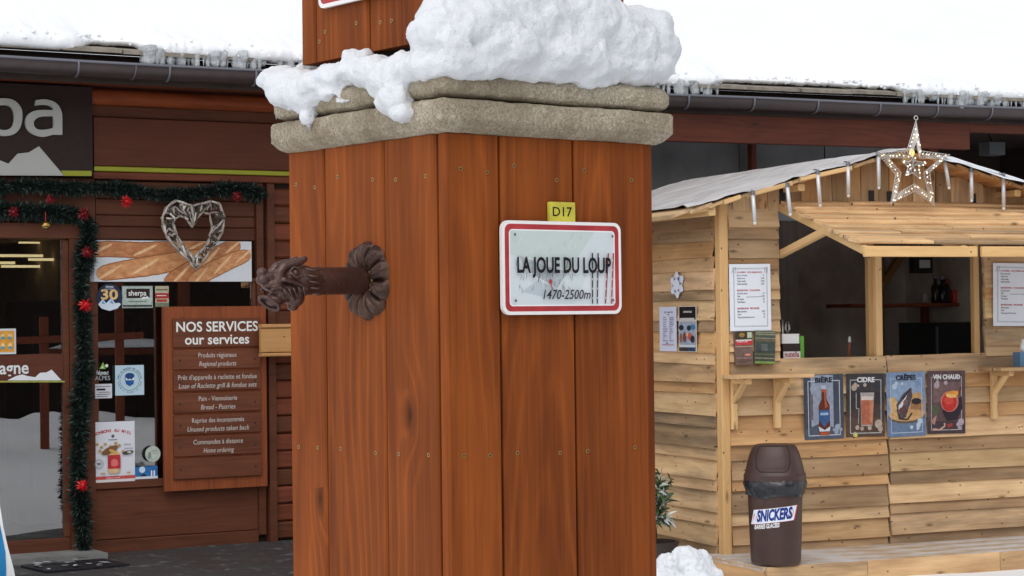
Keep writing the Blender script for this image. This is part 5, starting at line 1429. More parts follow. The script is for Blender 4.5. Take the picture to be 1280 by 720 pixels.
# hanging light tubes --------------------------------------------------
M_tube = plain('frosted_tube', srgb(206, 208, 210), .25, .2)
where = ['above the left menu', 'at the left end of the awning', 'second to the right of the left menu', 'third to the right of the left menu', 'just left of the star', 'just right of the star', 'second to the right of the star', 'rightmost in the row']
for (a, y0, y1), wh in zip(((941, 243, 277), (984, 233, 266), (1022, 217, 255), (1060, 207, 243), (1098, 195, 233), (1181, 202, 233), (1214, 214, 249), (1254, 221, 259)), where):
    q = ST.px(a, y1, -OH - .02); q2 = ST.px(a, y0, -OH - .02)
    t = empty('light_tube', ST.M @ Matrix.Translation(q2), 'white light tube hanging from the roof, ' + wh, 'light tube', 'light tubes along the stall roof')
    L_ = q2.z - q.z; tl = .02 if a in (984, 1181) else .0
    sl = {984: .02, 1022: .015, 1181: .03, 941: .012}.get(a, 0)
    mb = MB(); mb.tube([(0, 0, 0), (sl, 0, -L_)], .013, 10); mb.build('tube', M_tube, t, smooth=True)
    mb = MB(); mb.lathe([(.015, -.004), (.015, .02), (.008, .026)], 10); mb.build('cap', M_gutrim, t)
    mb = MB(); mb.ell((sl, 0, -L_ - .008), (.011, .011, .014), 8); mb.build('tip', M_white, t, smooth=True)
    mb = MB(); mb.tube([(0, 0, .02), (.002, .02, .028), (.0, .05, .03)], .003, 5); mb.build('wire', M_black, t)

# lit star ---------------------------------------------------------------
SY = -OH - .09
sq = lambda u, v: ST.px(1090 + u / 6, 140 + v / 6, SY)
sc0 = sq(320, 400)
star = empty('star_light', ST.M @ Matrix.Translation(sc0), 'wire star with small warm lights at the peak of the stall roof', 'star')
M_wire = plain('silver_wire', srgb(206, 204, 200), .3, .5)
o_ = [sq(*q) - sc0 for q in ((330, 60), (368, 292), (585, 320), (432, 452), (468, 705), (322, 592), (138, 690), (178, 470), (40, 308), (262, 292))]
i_ = [sq(*q) - sc0 for q in ((330, 225), (355, 345), (505, 352), (388, 455), (420, 610), (318, 540), (185, 610), (218, 455), (125, 345), (285, 345))]
n_ = [sq(*q) - sc0 for q in ((310, 330), (330, 370), (402, 378), (350, 415), (362, 505), (305, 455), (250, 478), (270, 415), (225, 370), (285, 372))]
mb = MB()
for P in (o_, i_): mb.tube(P, .0032, 6, closed=True)
for k in range(10):
    a0, a1, b0, b1 = o_[k], o_[(k + 1) % 10], i_[k], i_[(k + 1) % 10]
    for e in range(9):
        f = e / 9; g_ = (e + .5) / 9
        mb.tube([a0.lerp(a1, f), b0.lerp(b1, g_) + Vector((0, -.006, 0)), a0.lerp(a1, (e + 1) / 9)], .0018, 4)
mb.build('frame', M_wire, star)
mb = MB(); mb.tube(n_, .004, 6, closed=True)
for k in range(10):
    for f in (.25, .5, .75): mb.tube([n_[k].lerp(n_[(k + 1) % 10], f), n_[(k + 5) % 10].lerp(n_[(k + 6) % 10], f)], .0022, 4)
mb.build('inner_star', M_wire, star)
M_bulb = emit('warm_bulb', (1, .82, .60), .62); M_bulb2 = emit('white_bulb', (1, .96, .92), .6)
mb = MB()
for k in range(10):
    for e in range(7):
        f = (e + random.random() * .8) / 7; s_ = random.uniform(.15, .85)
        c = (o_[k].lerp(o_[(k + 1) % 10], f)).lerp(i_[k].lerp(i_[(k + 1) % 10], f), s_) + Vector((0, -.012, 0))
        mb.ell(c, (.0055,) * 3, 6, random.choice((0, 0, 1)))
for k in range(18):
    c = n_[k % 10].lerp(n_[(k + 3) % 10], random.random()) + Vector((0, -.012, 0)); mb.ell(c, (.006,) * 3, 6, random.choice((0, 1, 1)))
tag(mb.build('bulb', [M_bulb, M_bulb2], star), kind='stuff')
mb = MB(); mb.tube([(o_[0] + Vector((.014 * cos(t), 0, .014 + .014 * sin(t)))) for t in [2 * pi * k / 12 for k in range(12)]], .003, 5, closed=True); mb.build('hook', M_wire, star)
mb = MB(); mb.ell(sq(312, 302) - sc0 + Vector((0, .02, 0)), (.02, .012, .028), 10); mb.build('lamp', emit('amber', (1, .6, .15), .9), star, smooth=True)

# ================================================================== THINGS ON THE STALL
# menus
def menu(x0, y0, x1, y1, label, rz):
    w, h, Mx, L = sheet(ST, x0, y0, x1, y1, .045)
    p = Print(w, h, (222, 226, 234), .002, .00006)
    g = (110, 114, 122)
    p.frame(-w * .40, -h * .44, w * .42, h * .44, .0025, g); p.frame(-w * .385, -h * .425, w * .405, h * .425, .0015, g)
    for sx_, sy_ in ((-.38, .42), (.40, .42)):
        for k in range(3): p.line([(w * (sx_ - .06 + .04 * k), h * (sy_ - .06)), (w * (sx_ - .02 + .03 * k), h * (sy_ + .035))], .003, (120, 124, 132))
    blocks = [(.375, 'PLAISIRS  GOURMANDS', .62, ['Pain au chocolat', 'Crêpe sucre', 'Crêpe nutella', 'Gaufre chantilly']), (.105, 'BOISSONS  CHAUDES', .56, ['Chocolat chaud', 'Café', 'Vin chaud', 'Thé infusion']), (-.165, 'BOISSONS  FROIDES', .53, ['Bière pression', 'Cidre', 'Coca, Jus de fruits, Ice tea'])]
    for y_, t, wd, items in blocks:
        p.text(t, -w * .32, h * y_, h * .034, (176, 60, 72), 'LEFT', fit=w * wd, bold=.03)
        for k, it in enumerate(items):
            yy = h * (y_ - .045 - .043 * k); p.text(it, -w * .32, yy, h * .034, (56, 60, 70), 'LEFT', bold=.015, xs=.8)
            p.text(random.choice(('2€', '3€', '2,50€', '4€')), w * .35, yy, h * .032, (56, 60, 70), 'RIGHT', bold=.01, xs=.8)
            if it == 'Café': p.line([(-w * .1, yy - h * .01), (w * .26, yy - h * .01)], .0025, (70, 74, 84))
    p.curl(lambda x, y: .010 * (x / w * 2) ** 2 * 2 - .0 if False else 0)
    o = p.build('menu', None, Mx @ Matrix.Rotation(rz, 4, 'Z')); tag(o, label, 'menu', 'printed menus on the stall')
menu(912, 330, 963.5, 413.5, 'white menu sheet with red headings on the boards left of the hatch', .006)
menu(1241.5, 329, 1293, 407.5, 'white menu sheet with red headings on the boards right of the hatch', -.015)
# leaflet bundles hung under the left menu
w, h, Mx, L = sheet(ST, 919, 414.5, 941, 456, .055); p = Print(w, h, (112, 92, 86), .018, .0004)
p.rect(-w * .48, h * .25, w * .48, h * .5, (62, 54, 46)); p.rect(w * .2, h * .3, w * .46, h * .48, (176, 186, 160)); p.ell(-w * .1, h * .4, w * .16, h * .07, (150, 120, 60)); p.rect(-w * .48, h * .1, w * .48, h * .26, (184, 60, 66)); p.rect(-w * .45, h * .22, w * .44, h * .26, (208, 206, 196)); p.text('NEIGE', -w * .08, h * .195, h * .06, (230, 220, 216), fit=w * .6); p.ell(w * .18, -h * .2, w * .18, h * .04, (206, 130, 116)); p.rect(-w * .48, h * .04, w * .48, h * .065, (180, 160, 130)); p.rect(-w * .48, -h * .32, w * .48, -h * .27, (140, 112, 108)); p.line([(-w * .4, -h * .4), (w * .4, -h * .38)], .004, (90, 74, 72))
tag(p.build('leaflet_bundle', None, Mx @ Matrix.Rotation(.02, 4, 'Z')), 'bundle of red and brown leaflets hung under the left menu', 'leaflets')
w, h, Mx, L = sheet(ST, 943.5, 413.5, 969, 455, .055); p = Print(w, h, (92, 96, 80), .018, .0004)
for k in range(16):
    y_ = h * (.46 - .06 * k); p.rect(-w * .49, y_ - h * .018, w * .49, y_ + h * .012 * random.random(), random.choice([(120, 92, 76), (104, 124, 84), (150, 150, 130), (70, 78, 76), (130, 88, 80)]))
p.rect(-w * .46, -h * .12, w * .46, h * .12, (66, 74, 74)); p.rect(-w * .2, -h * .1, w * .1, h * .1, (92, 100, 96)); p.rect(-w * .49, -h * .49, w * .49, -h * .42, (120, 150, 84))
tag(p.build('leaflet_bundle', None, Mx @ Matrix.Rotation(-.05, 4, 'Z')), 'bundle of green striped leaflets hung under the left menu', 'leaflets')
# drink posters
def poster(x0, y0, x1, y1, base, rz):
    w, h, Mx, L = sheet(ST, x0, y0, x1, y1, .05)
    p = Print(w, h, base, .002, .0001); return p, w, h, Mx @ Matrix.Rotation(rz, 4, 'Z')
def pframe(p, w, h, c):
    p.z += p.step
    p.line([(-w * .18, h * .40), (-w * .40, h * .40), (-w * .40, -h * .44), (w * .40, -h * .44), (w * .40, h * .40), (w * .2, h * .40)], .005, c)
def specks(p, w, h, pts, c=(150, 160, 176)):
    for x_, y_, r in pts: p.ell(w * x_, h * y_, r, r, c, 10)
p, w, h, Mx = poster(1005.5, 468, 1054.5, 549, (66, 72, 86), .008)
p.rect(-w * .33, -h * .40, w * .24, h * .49, (142, 150, 168)); p.poly([(-w * .5, -h * .5), (-w * .5, -h * .35), (-w * .1, -h * .25), (w * .5, -h * .38), (w * .5, -h * .5)], (78, 86, 102)); p.rect(-w * .36, -h * .2, -w * .28, h * .2, (104, 96, 104))
pframe(p, w, h, (196, 202, 210)); specks(p, w, h, ((-.28, .28, .022), (-.26, .33, .013), (.34, -.32, .022), (.30, -.39, .018), (.24, -.36, .01), (.42, -.36, .012)))
bt = lambda hw: [(-w * hw[i][0], h * hw[i][1]) for i in range(len(hw))] + [(w * hw[i][0], h * hw[i][1]) for i in range(len(hw) - 1, -1, -1)]
p.poly(bt([(.06, .31), (.065, .12), (.14, .02), (.145, -.40), (.11, -.44)]), (92, 44, 30)); p.poly([(-w * .0, h * .3), (w * .05, h * .3), (w * .05, h * .1), (w * .1, -h * .0), (w * .02, -h * .02)], (168, 84, 50)); p.rect(-w * .065, h * .27, w * .065, h * .33, (170, 178, 190)); p.rect(-w * .065, h * .23, w * .065, h * .26, (178, 86, 56))
p.poly([(-w * .13, -h * .05), (w * .13, -h * .05), (w * .14, -h * .2), (0, -h * .32), (-w * .14, -h * .2)], (58, 88, 136)); p.rect(-w * .1, -h * .13, w * .1, -h * .09, (150, 176, 206)); p.poly([(-w * .15, -h * .30), (0, -h * .36), (w * .15, -h * .30), (w * .13, -h * .38), (-w * .13, -h * .38)], (202, 206, 212)); p.rect(-w * .12, -h * .44, w * .12, -h * .39, (170, 80, 52))
p.text('BIÈRE', w * .0, h * .41, h * .105, (34, 36, 44), fit=w * .44, bold=.04)
tag(p.build('drink_poster', None, Mx), 'grey poster of a beer bottle headed BIÈRE', 'poster', 'drink and snack posters in a row')
p, w, h, Mx = poster(1058, 467, 1106, 546, (72, 58, 54), -.012)
p.rect(-w * .5, h * .22, w * .5, h * .5, (62, 58, 62)); p.rect(-w * .5, -h * .5, w * .5, -h * .2, (84, 66, 56)); p.poly([(-w * .5, -h * .1), (w * .5, h * .05), (w * .5, h * .2), (-w * .5, h * .25)], (56, 50, 52))
pframe(p, w, h, (186, 186, 188)); specks(p, w, h, ((-.3, .28, .022), (-.27, .33, .013), (-.2, .31, .009), (-.02, .32, .013), (.33, -.30, .03), (.38, -.38, .02), (-.28, -.46, .018), (-.22, -.35, .016), (-.1, -.37, .014), (.1, -.36, .016)), (176, 158, 144)); specks(p, w, h, ((-.26, -.47, .014),), (206, 200, 90))
p.poly([(-w * .14, h * .2), (w * .22, h * .2), (w * .17, -h * .33), (-w * .12, -h * .33)], (168, 160, 156)); p.poly([(-w * .13, h * .10), (w * .20, h * .10), (w * .16, -h * .31), (-w * .11, -h * .31)], (172, 100, 74)); p.rect(-w * .12, h * .08, w * .19, h * .14, (210, 196, 184)); p.poly([(w * .1, h * .08), (w * .2, h * .08), (w * .17, -h * .28), (w * .1, -h * .28)], (188, 122, 92))
p.line([(-w * .25, h * .2), (-w * .25, -h * .05), (-w * .18, -h * .05), (-w * .2, -h * .3)], .006, (160, 156, 156))
p.text('CIDRE', 0, h * .40, h * .105, (224, 224, 224), fit=w * .46, bold=.04)
tag(p.build('drink_poster', None, Mx), 'dark poster of an amber glass headed CIDRE', 'poster', 'drink and snack posters in a row')
p, w, h, Mx = poster(1108.5, 465, 1157, 545.5, (126, 146, 176), .01)
p.rect(-w * .5, -h * .5, w * .5, -h * .22, (104, 122, 150)); p.ell(0, h * .2, w * .4, h * .16, (140, 160, 188)); p.ell(0, -h * .18, w * .48, h * .12, (98, 84, 72)); p.ell(0, -h * .15, w * .47, h * .115, (196, 156, 106))
p.poly([(-w * .46, h * .1), (-w * .3, h * .12), (-w * .2, 0), (-w * .1, -h * .22), (-w * .4, -h * .12)], (206, 166, 112)); p.poly([(w * .1, h * .16), (w * .38, h * .18), (w * .46, -h * .02), (w * .44, -h * .18), (w * .1, -h * .2)], (190, 148, 98)); p.poly([(w * .12, h * .02), (w * .44, h * .06), (w * .4, -h * .1), (w * .1, -h * .08)], (150, 110, 70))
p.ell(w * .26, h * .04, w * .13, h * .05, (48, 40, 40)); p.poly([(-w * .26, h * .0), (-w * .08, h * .16), (w * .14, h * .26), (w * .16, h * .12), (-w * .02, -h * .2), (-w * .2, -h * .24)], (82, 74, 78)); p.poly([(-w * .2, -h * .02), (w * .02, h * .14), (w * .08, h * .22), (-w * .06, h * .02), (-w * .2, -h * .14)], (214, 212, 214)); p.ell(-w * .08, -h * .1, w * .12, h * .06, (96, 66, 68)); p.ell(-w * .02, h * .03, w * .07, h * .04, (120, 92, 96), rot=.8); p.line([(-w * .24, -h * .08), (-w * .18, -h * .22), (w * .02, -h * .24), (w * .14, -h * .14)], .012, (56, 48, 50)); p.line([(-w * .1, h * .08), (w * .12, h * .24)], .010, (60, 40, 44))
pframe(p, w, h, (176, 192, 212)); specks(p, w, h, ((-.3, .28, .02), (-.25, .33, .013), (-.1, .32, .01), (.3, -.33, .018), (.34, -.27, .02), (.12, -.36, .013), (.28, -.38, .013)), (186, 198, 214))
p.text('CRÊPES', 0, h * .41, h * .105, (32, 36, 46), fit=w * .52, bold=.04)
tag(p.build('drink_poster', None, Mx), 'light blue poster of a chocolate pancake headed CRÊPES', 'poster', 'drink and snack posters in a row')
p, w, h, Mx = poster(1159.5, 463.5, 1206.5, 542, (92, 72, 74), -.012)
p.rect(-w * .35, h * .0, w * .4, h * .32, (116, 92, 90)); p.rect(-w * .5, -h * .5, w * .5, -h * .3, (70, 56, 60)); p.ell(-w * .3, -h * .12, w * .09, h * .08, (82, 92, 66))
pframe(p, w, h, (176, 168, 170)); specks(p, w, h, ((-.26, .27, .022), (-.24, .32, .014), (-.02, .31, .015), (.38, -.32, .025), (.3, -.36, .014), (.34, -.41, .014)), (172, 158, 166))
p.poly([(-w * .12, -h * .14), (w * .40, h * .1), (w * .42, -h * .1), (w * .28, -h * .28), (w * .0, -h * .3)], (48, 36, 44)); p.ell(w * .08, h * .01, w * .24, h * .165, (196, 120, 106)); p.ell(w * .07, h * .0, w * .20, h * .145, (186, 50, 44)); p.ell(w * .06, h * .03, w * .12, h * .06, (206, 78, 62)); p.ell(w * .16, h * .13, w * .18, h * .05, (224, 152, 66), rot=.15); p.ell(w * .12, h * .10, w * .14, h * .03, (236, 190, 110), rot=-.1); p.line([(w * .32, h * .1), (w * .38, h * .24)], .012, (96, 52, 44)); p.line([(-w * .36, -h * .42), (-w * .2, -h * .44), (-w * .05, -h * .38), (-w * .06, -h * .33)], .012, (196, 160, 146)); p.poly([(-w * .44, -h * .3), (-w * .26, -h * .2), (-w * .32, -h * .36)], (170, 128, 116)); specks(p, w, h, ((.05, -.38, .015), (.12, -.36, .013)), (150, 60, 60))
p.text('VIN CHAUD', 0, h * .40, h * .10, (228, 226, 228), fit=w * .72, bold=.04)
tag(p.build('drink_poster', None, Mx), 'brown poster of a red glass with orange slice headed VIN CHAUD', 'poster', 'drink and snack posters in a row')
# side wall: snowflake and two leaflets
q = ST.sd(847, 356, -.035); p = Print(.001, .001, (220, 224, 236), .001, .0004)
for k in range(6):
    a = pi / 6 + pi / 3 * k + .1; R_ = .075; u = (cos(a), sin(a)); p.line([(0, 0), (u[0] * R_ * 1.1, u[1] * R_ * 1.1)], .026, (216, 220, 234))
    p.ell(u[0] * R_ * .95, u[1] * R_ * .95, .020, .020, (222, 226, 238), 8)
    for s_ in (-1, 1): b = a + s_ * .8; p.line([(u[0] * R_ * .5, u[1] * R_ * .5), (u[0] * R_ * .5 + cos(b) * .04, u[1] * R_ * .5 + sin(b) * .04)], .016, (216, 220, 234))
p.ell(0, 0, .04, .04, (222, 226, 238), 12)
for k in range(6): a = pi / 3 * k + .1; p.ell(cos(a) * .045, sin(a) * .045, .007, .007, (110, 130, 180), 6)
tag(p.build('snowflake', None, onside(ST, -.035, q.y, q.z) @ Matrix.Diagonal((1.15, 1, 1, 1))), 'white paper snowflake on the side wall of the stall', 'decoration')
def sideleaf(x0, x1, y0, y1, base):
    a = ST.sd(x0, (y0 + y1) / 2, -.04); b = ST.sd(x1, (y0 + y1) / 2, -.04); c = ST.sd((x0 + x1) / 2, y0, -.04); e = ST.sd((x0 + x1) / 2, y1, -.04)
    return Print(a.y - b.y, c.z - e.z, base, .002, .0004), a.y - b.y, c.z - e.z, onside(ST, -.04, (a.y + b.y) / 2, (c.z + e.z) / 2)
p, w, h, Mx = sideleaf(824.5, 845.5, 383.5, 439, (206, 208, 226))
p.text('la carte', w * .05, h * .38, h * .07, (50, 54, 80), shear=.3, fit=w * .5, bold=.02); p.poly([(-w * .05, h * .33), (w * .1, h * .33), (w * .05, h * .30)], (60, 64, 90))
for cx in (-.28, .12):
    for k in range(11): p.line([(w * cx, h * (.26 - .052 * k)), (w * (cx + random.uniform(.08, .28)), h * (.26 - .052 * k))], .006, (136, 140, 166))
p.rect(-w * .3, -h * .36, w * .4, -h * .345, (170, 90, 96)); p.ell(0, -h * .32, w * .06, h * .012, (60, 54, 70))
tag(p.build('leaflet', None, Mx), 'white price leaflet on the side wall of the stall', 'leaflet')
p, w, h, Mx = sideleaf(848.5, 870.5, 382.5, 440, (206, 200, 190))
p.rect(-w * .46, h * .2, w * .47, h * .485, (28, 27, 30)); p.rect(-w * .44, h * .17, w * .4, h * .24, (190, 188, 184)); p.text('menu', w * .02, h * .38, h * .085, (206, 204, 200), shear=.3, fit=w * .5, bold=.02)
p.rect(-w * .46, -h * .34, w * .47, h * .16, (150, 160, 176)); p.ell(-w * .34, h * .03, w * .14, h * .06, (34, 42, 62)); p.ell(w * .3, h * .04, w * .16, h * .06, (70, 120, 160)); p.ell(w * .1, h * .02, w * .12, h * .06, (40, 50, 64)); p.ell(w * .15, -h * .16, w * .14, h * .08, (186, 92, 76)); p.ell(-w * .15, -h * .18, w * .1, h * .11, (120, 70, 62)); p.ell(w * .3, -h * .22, w * .12, h * .08, (52, 44, 52)); p.ell(-w * .36, -h * .2, w * .08, h * .1, (140, 96, 84)); p.ell(0, -h * .12, w * .07, h * .05, (206, 170, 150)); p.rect(-w * .36, -h * .395, w * .46, -h * .345, (196, 204, 214)); p.rect(-w * .46, -h * .48, w * .1, -h * .40, (60, 56, 62)); p.rect(w * .12, -h * .48, w * .46, -h * .40, (40, 62, 96))
tag(p.build('leaflet', None, Mx), 'dark topped colour leaflet on the side wall of the stall', 'leaflet')

# shelves with brackets -----------------------------------------------
def shelf_(x0, x1, zt, brk, label, b_in):
    o = empty('wall_shelf', ST.M @ Matrix.Translation((x0, -.04, zt)), label, 'shelf')
    plank('shelf_board', o, ((x1 - x0) / 2, -.13, -.012), (1, 0, 0), (0, 1, 0), (x1 - x0, .26, .024), M_pallet, (.95, .88, .8))
    for x in brk:
        b = plank('bracket', o, (x - x0, -.014, -.19), (0, 0, 1), (-1, 0, 0), (.33, .045, .035), M_clean, 1.0)
        def ch(c, L, W, dims):
            c_ = plank('brace', b, (0, 0, 0), (1, 0, 0), (0, 1, 0), dims, M_clean, 1.02); L = Vector(L).normalized(); W = Vector(W)
            c_.matrix_basis = b.matrix_basis.inverted() @ ax(L, W, L.cross(W), c)
        ch((x - x0, -.10, -.105), (0, -.16, .15), (-1, 0, 0), (.215, .04, .03))
        ch((x - x0, -.12, -.042), (0, -1, 0), (-1, 0, 0), (.19, .042, .034))
    return o
za = ST.px(955, 468, -.17).z
shelf_(ST.px(911, 468, -.15).x, ST.px(1003, 464, -.15).x, za, [ST.px(918, 505, -.06).x, ST.px(972, 505, -.06).x], 'narrow wooden wall shelf under the left menu', 0)
zb_ = ST.px(1256, 459, -.17).z
x0_ = ST.px(1235, 461, -.15).x
shelf_(x0_, x0_ + .62, zb_, [ST.px(1243, 500, -.06).x, x0_ + .55], 'narrow wooden wall shelf under the right menu', 0)
q = ST.px(1276, 455, -.17)
bx = empty('dispenser', ST.M @ Matrix.Translation((q.x + .02, -.17, zb_ + .001)), 'clear bottle in a small blue box on the right shelf', 'bottle')
mb = MB(); mb.box(-.055, .055, -.04, .04, 0, .10); mb.build('box', plain('blue_box', srgb(92, 128, 160), .4), bx)
mb = MB(); mb.lathe([(.02, .10), (.02, .15), (.010, .165), (.008, .19)], 12); mb.build('bottle', M_white, bx, smooth=True)

# bin --------------------------------------------------------------------
B = ST.loc(Vector((1.618, 12.715, 0)))
M_bin = plain('brown_plastic', srgb(66, 46, 40), .42, var=.12, vscale=20, bump=.06, bscale=120, spec=.4)
bin_ = empty('rubbish_bin', ST.M @ Matrix.Translation((B.x, B.y, DECK + .002)) @ Matrix.Rotation(-.60, 4, 'Z'), 'brown swing lid rubbish bin with a SNICKERS label on the stall deck', 'bin')
def sqsec(r, n=48, p_=3.2):
    out = []
    for j in range(n):
        t = 2 * pi * j / n; c, s_ = cos(t), sin(t); d = (abs(c) ** p_ + abs(s_) ** p_) ** (-1 / p_); out.append((r * d * c, r * d * s_))
    return out
def loft(secs, cap=True):
    mb = MB(); n = len(secs[0]); mb.add([v for s_ in secs for v in s_], [(i * n + j, i * n + (j + 1) % n, (i + 1) * n + (j + 1) % n, (i + 1) * n + j) for i in range(len(secs) - 1) for j in range(n)] + ([tuple(range(n - 1, -1, -1)), tuple((len(secs) - 1) * n + j for j in range(n))] if cap else [])); return mb
def ring_(r, z, p_=2.5): return [(x, y, z) for x, y in sqsec(r, 64, p_)]
loft([ring_(.140, 0), ring_(.151, .012), ring_(.155, .03), ring_(.163, .25), ring_(.170, .48), ring_(.174, .52)]).build('body', M_bin, bin_, angle=.5)
loft([ring_(.186, .515), ring_(.192, .522), ring_(.192, .556), ring_(.184, .566), ring_(.172, .62), ring_(.155, .68), ring_(.138, .72), ring_(.125, .736), ring_(.105, .742)]).build('lid', M_bin, bin_, angle=.5)
# bag skirt, crumpled
secs = []
for k in range(9):
    t = k / 8; s_ = []
    for j, (x, y) in enumerate(sqsec(1, 96, 2.5)):
        a = 2 * pi * j / 96; cr = nz(cos(a) * 3.2, sin(a) * 3.2, t * 1.2) ; cr2 = nz(cos(a) * 9, sin(a) * 9, t * 4 + 4)
        r = .188 + .012 * sin(pi * min(1, t * 1.3)) + .018 * cr * (t + .2) + .010 * cr2 - .012 * t
        drop = .10 + .035 * nz(cos(a) * 1.4, sin(a) * 1.4, 8)
        s_.append((x * r, y * r, .528 - t * drop + .004 * cr2))
    secs.append(s_)
M_bag = plain('black_bag', srgb(26, 27, 32), .28, var=.2, vscale=18, bump=.25, bscale=30, spec=.6)
loft(secs, False).build('bag', M_bag, bin_, smooth=True)
# flap: a rounded panel let into the lid's front; the bin is turned a little to the left
flapM = Matrix.Identity(4)
def lid_r(z): 
    P_ = [(.515, .186), (.566, .184), (.62, .172), (.68, .155), (.72, .138), (.736, .125)]
    for (a, ra), (b, rb_) in zip(P_, P_[1:]):
        if z <= b: return ra + (rb_ - ra) * (z - a) / (b - a)
    return .12
def on_bin(u, z, off, rf):
    """wrap a sheet round the bin: u = distance round, z = height"""
    r = rf(z) + off; x = max(-r * .985, min(r * .985, u))
    return (x, -(r ** 2.5 - abs(x) ** 2.5) ** .4, z)
body_r = lambda z: .155 + (.170 - .155) * (z - .03) / .45
fp = [(-.085, .735), (-.10, .70), (-.105, .64), (-.098, .60), (-.075, .582), (.075, .582), (.098, .60), (.105, .64), (.10, .70), (.085, .735)]
mb = MB()
ring_pts = []
for (a, b), (c, e) in zip(fp, fp[1:] + fp[:1]):
    for k in range(6): ring_pts.append((a + (c - a) * k / 6, b + (e - b) * k / 6))
mb.tube([on_bin(u, z, .001, lid_r) for u, z in ring_pts], .0028, 6, closed=True)
mb.build('flap_seam', M_dark, bin_, flapM)
nu, nv = 12, 8; vs = []
for j in range(nv + 1):
    z = .588 + (.733 - .588) * j / nv; hw = .097 if .6 < z < .70 else .088
    for i in range(nu + 1): vs.append(on_bin(-hw + 2 * hw * i / nu, z, .0035 - (.004 if i in (0, nu) or j == 0 else 0), lid_r))
mb = MB(); mb.add(vs, [(j * (nu + 1) + i, j * (nu + 1) + i + 1, (j + 1) * (nu + 1) + i + 1, (j + 1) * (nu + 1) + i) for j in range(nv) for i in range(nu)]); mb.build('flap', M_bin, bin_, flapM, smooth=True)
# label
lz = .315; lw, lh = .262, .088
mb = MB(); mats = []
def lab(poly_or_mesh, c, off):
    vs, fs = poly_or_mesh
    m_ = ink(c)
    if m_ not in mats: mats.append(m_)
    mb.add([on_bin(x, lz + y + .016 * x / .14, off, body_r) for x, y in vs], fs, mats.index(m_))
def para(x0, y0, x1, y1, sh, n=14):
    vs = []
    for i in range(n + 1):
        for y in (y0, y1): vs.append((x0 + (x1 - x0) * i / n + sh * y, y))
    return vs, [(2 * i, 2 * i + 2, 2 * i + 3, 2 * i + 1) for i in range(n)]
lab(para(-lw / 2 + .006, -lh / 2 - .002, lw / 2 + .006, lh / 2 + .001, .22), (186, 60, 52), .0030)
lab(para(-lw / 2, -lh / 2, lw / 2, lh / 2, .22), (222, 226, 236), .0038)
def ltext(t, size, fit, x, y, c, off, bold, sh):
    vs, fs = text_geo(t, size, 'CENTER', bold=bold, shear=sh); k = fit / (max(v[0] for v in vs) - min(v[0] for v in vs))
    lab(([(v[0] * k + x, v[1] + y) for v in vs], fs), c, off)
ltext('SNICKERS', .094, lw * .84, .004, .0, (28, 52, 128), .0048, .045, .2)
ltext('BARRES GLACÉES', .036, lw * .60, -lw * .16, -lh * .72, (222, 222, 222), .0036, .04, .2)
mb.build('label', mats, bin_)

# inside the hatch ---------------------------------------------------------
ZC = zc_ - .002
def at(a, b, d): return ST.px(a, b, d)
bxn = empty('spread_dispenser', ST.M @ Matrix.Translation((at(986, 445, .12).x, .12, ZC)), 'green and white nutella box with a white lid in the corner of the hatch', 'box')
mb = MB(); mb.box(-.075, .06, -.05, .05, 0, .10); mb.build('carton', plain('dark_carton', srgb(46, 30, 28), .5), bxn)
mb = MB(); mb.box(.061, .088, -.05, .06, 0, .15); mb.build('green_side', plain('green_card', srgb(96, 160, 52), .5), bxn)
mb = MB(); mb.box(-.075, .055, -.045, .05, .101, .165); mb.build('white_lid', M_white, bxn)
pp = Print(.13, .045, (216, 214, 218), .002, .0004); pp.text('nutella', 0, .002, .05, (150, 30, 40), fit=.11, bold=.02); pp.build('label', bxn, Matrix.Translation((-.007, -.054, .026)) @ ax((1, 0, 0), (0, 0, 1), (0, -1, 0), (0, 0, 0)))
M_steel = plain('steel', srgb(170, 172, 176), .3, .8)
for a, lab_, kind in ((979, 'straight steel handle standing behind the nutella box', 0), (984.5, 'steel whisk loop standing behind the nutella box', 1)):
    q = at(a, 430, .15); u = empty('kitchen_utensil', ST.M @ Matrix.Translation((q.x, .15, ZC)), lab_, 'utensil')
    mb = MB()
    if kind == 0: mb.tube([(0, 0, 0), (-.004, 0, .26)], .009, 8)
    else:
        mb.tube([(0, 0, 0), (0, 0, .17)], .006, 8)
        for r in (.012, .02): mb.tube([(0, 0, .17), (-r, 0, .20), (-r * .6, 0, .245), (r * .6, 0, .245), (r, 0, .20), (0, 0, .17)], .004, 6)
    mb.build('handle', M_steel, u, smooth=True)
q = at(1062, 442, .2); u = empty('brush', ST.M @ Matrix.Translation((q.x, .2, ZC)), 'orange handled brush standing on the hatch counter', 'brush')
mb = MB(); mb.tube([(-.008, 0, 0), (.0, 0, .10)], .009, 8); mb.build('handle', plain('orange_handle', srgb(150, 84, 56), .5), u, smooth=True)
mb = MB(); mb.tube([(0, 0, .10), (.002, 0, .14)], [.012, .006], 8); mb.build('tip', M_white, u, smooth=True)
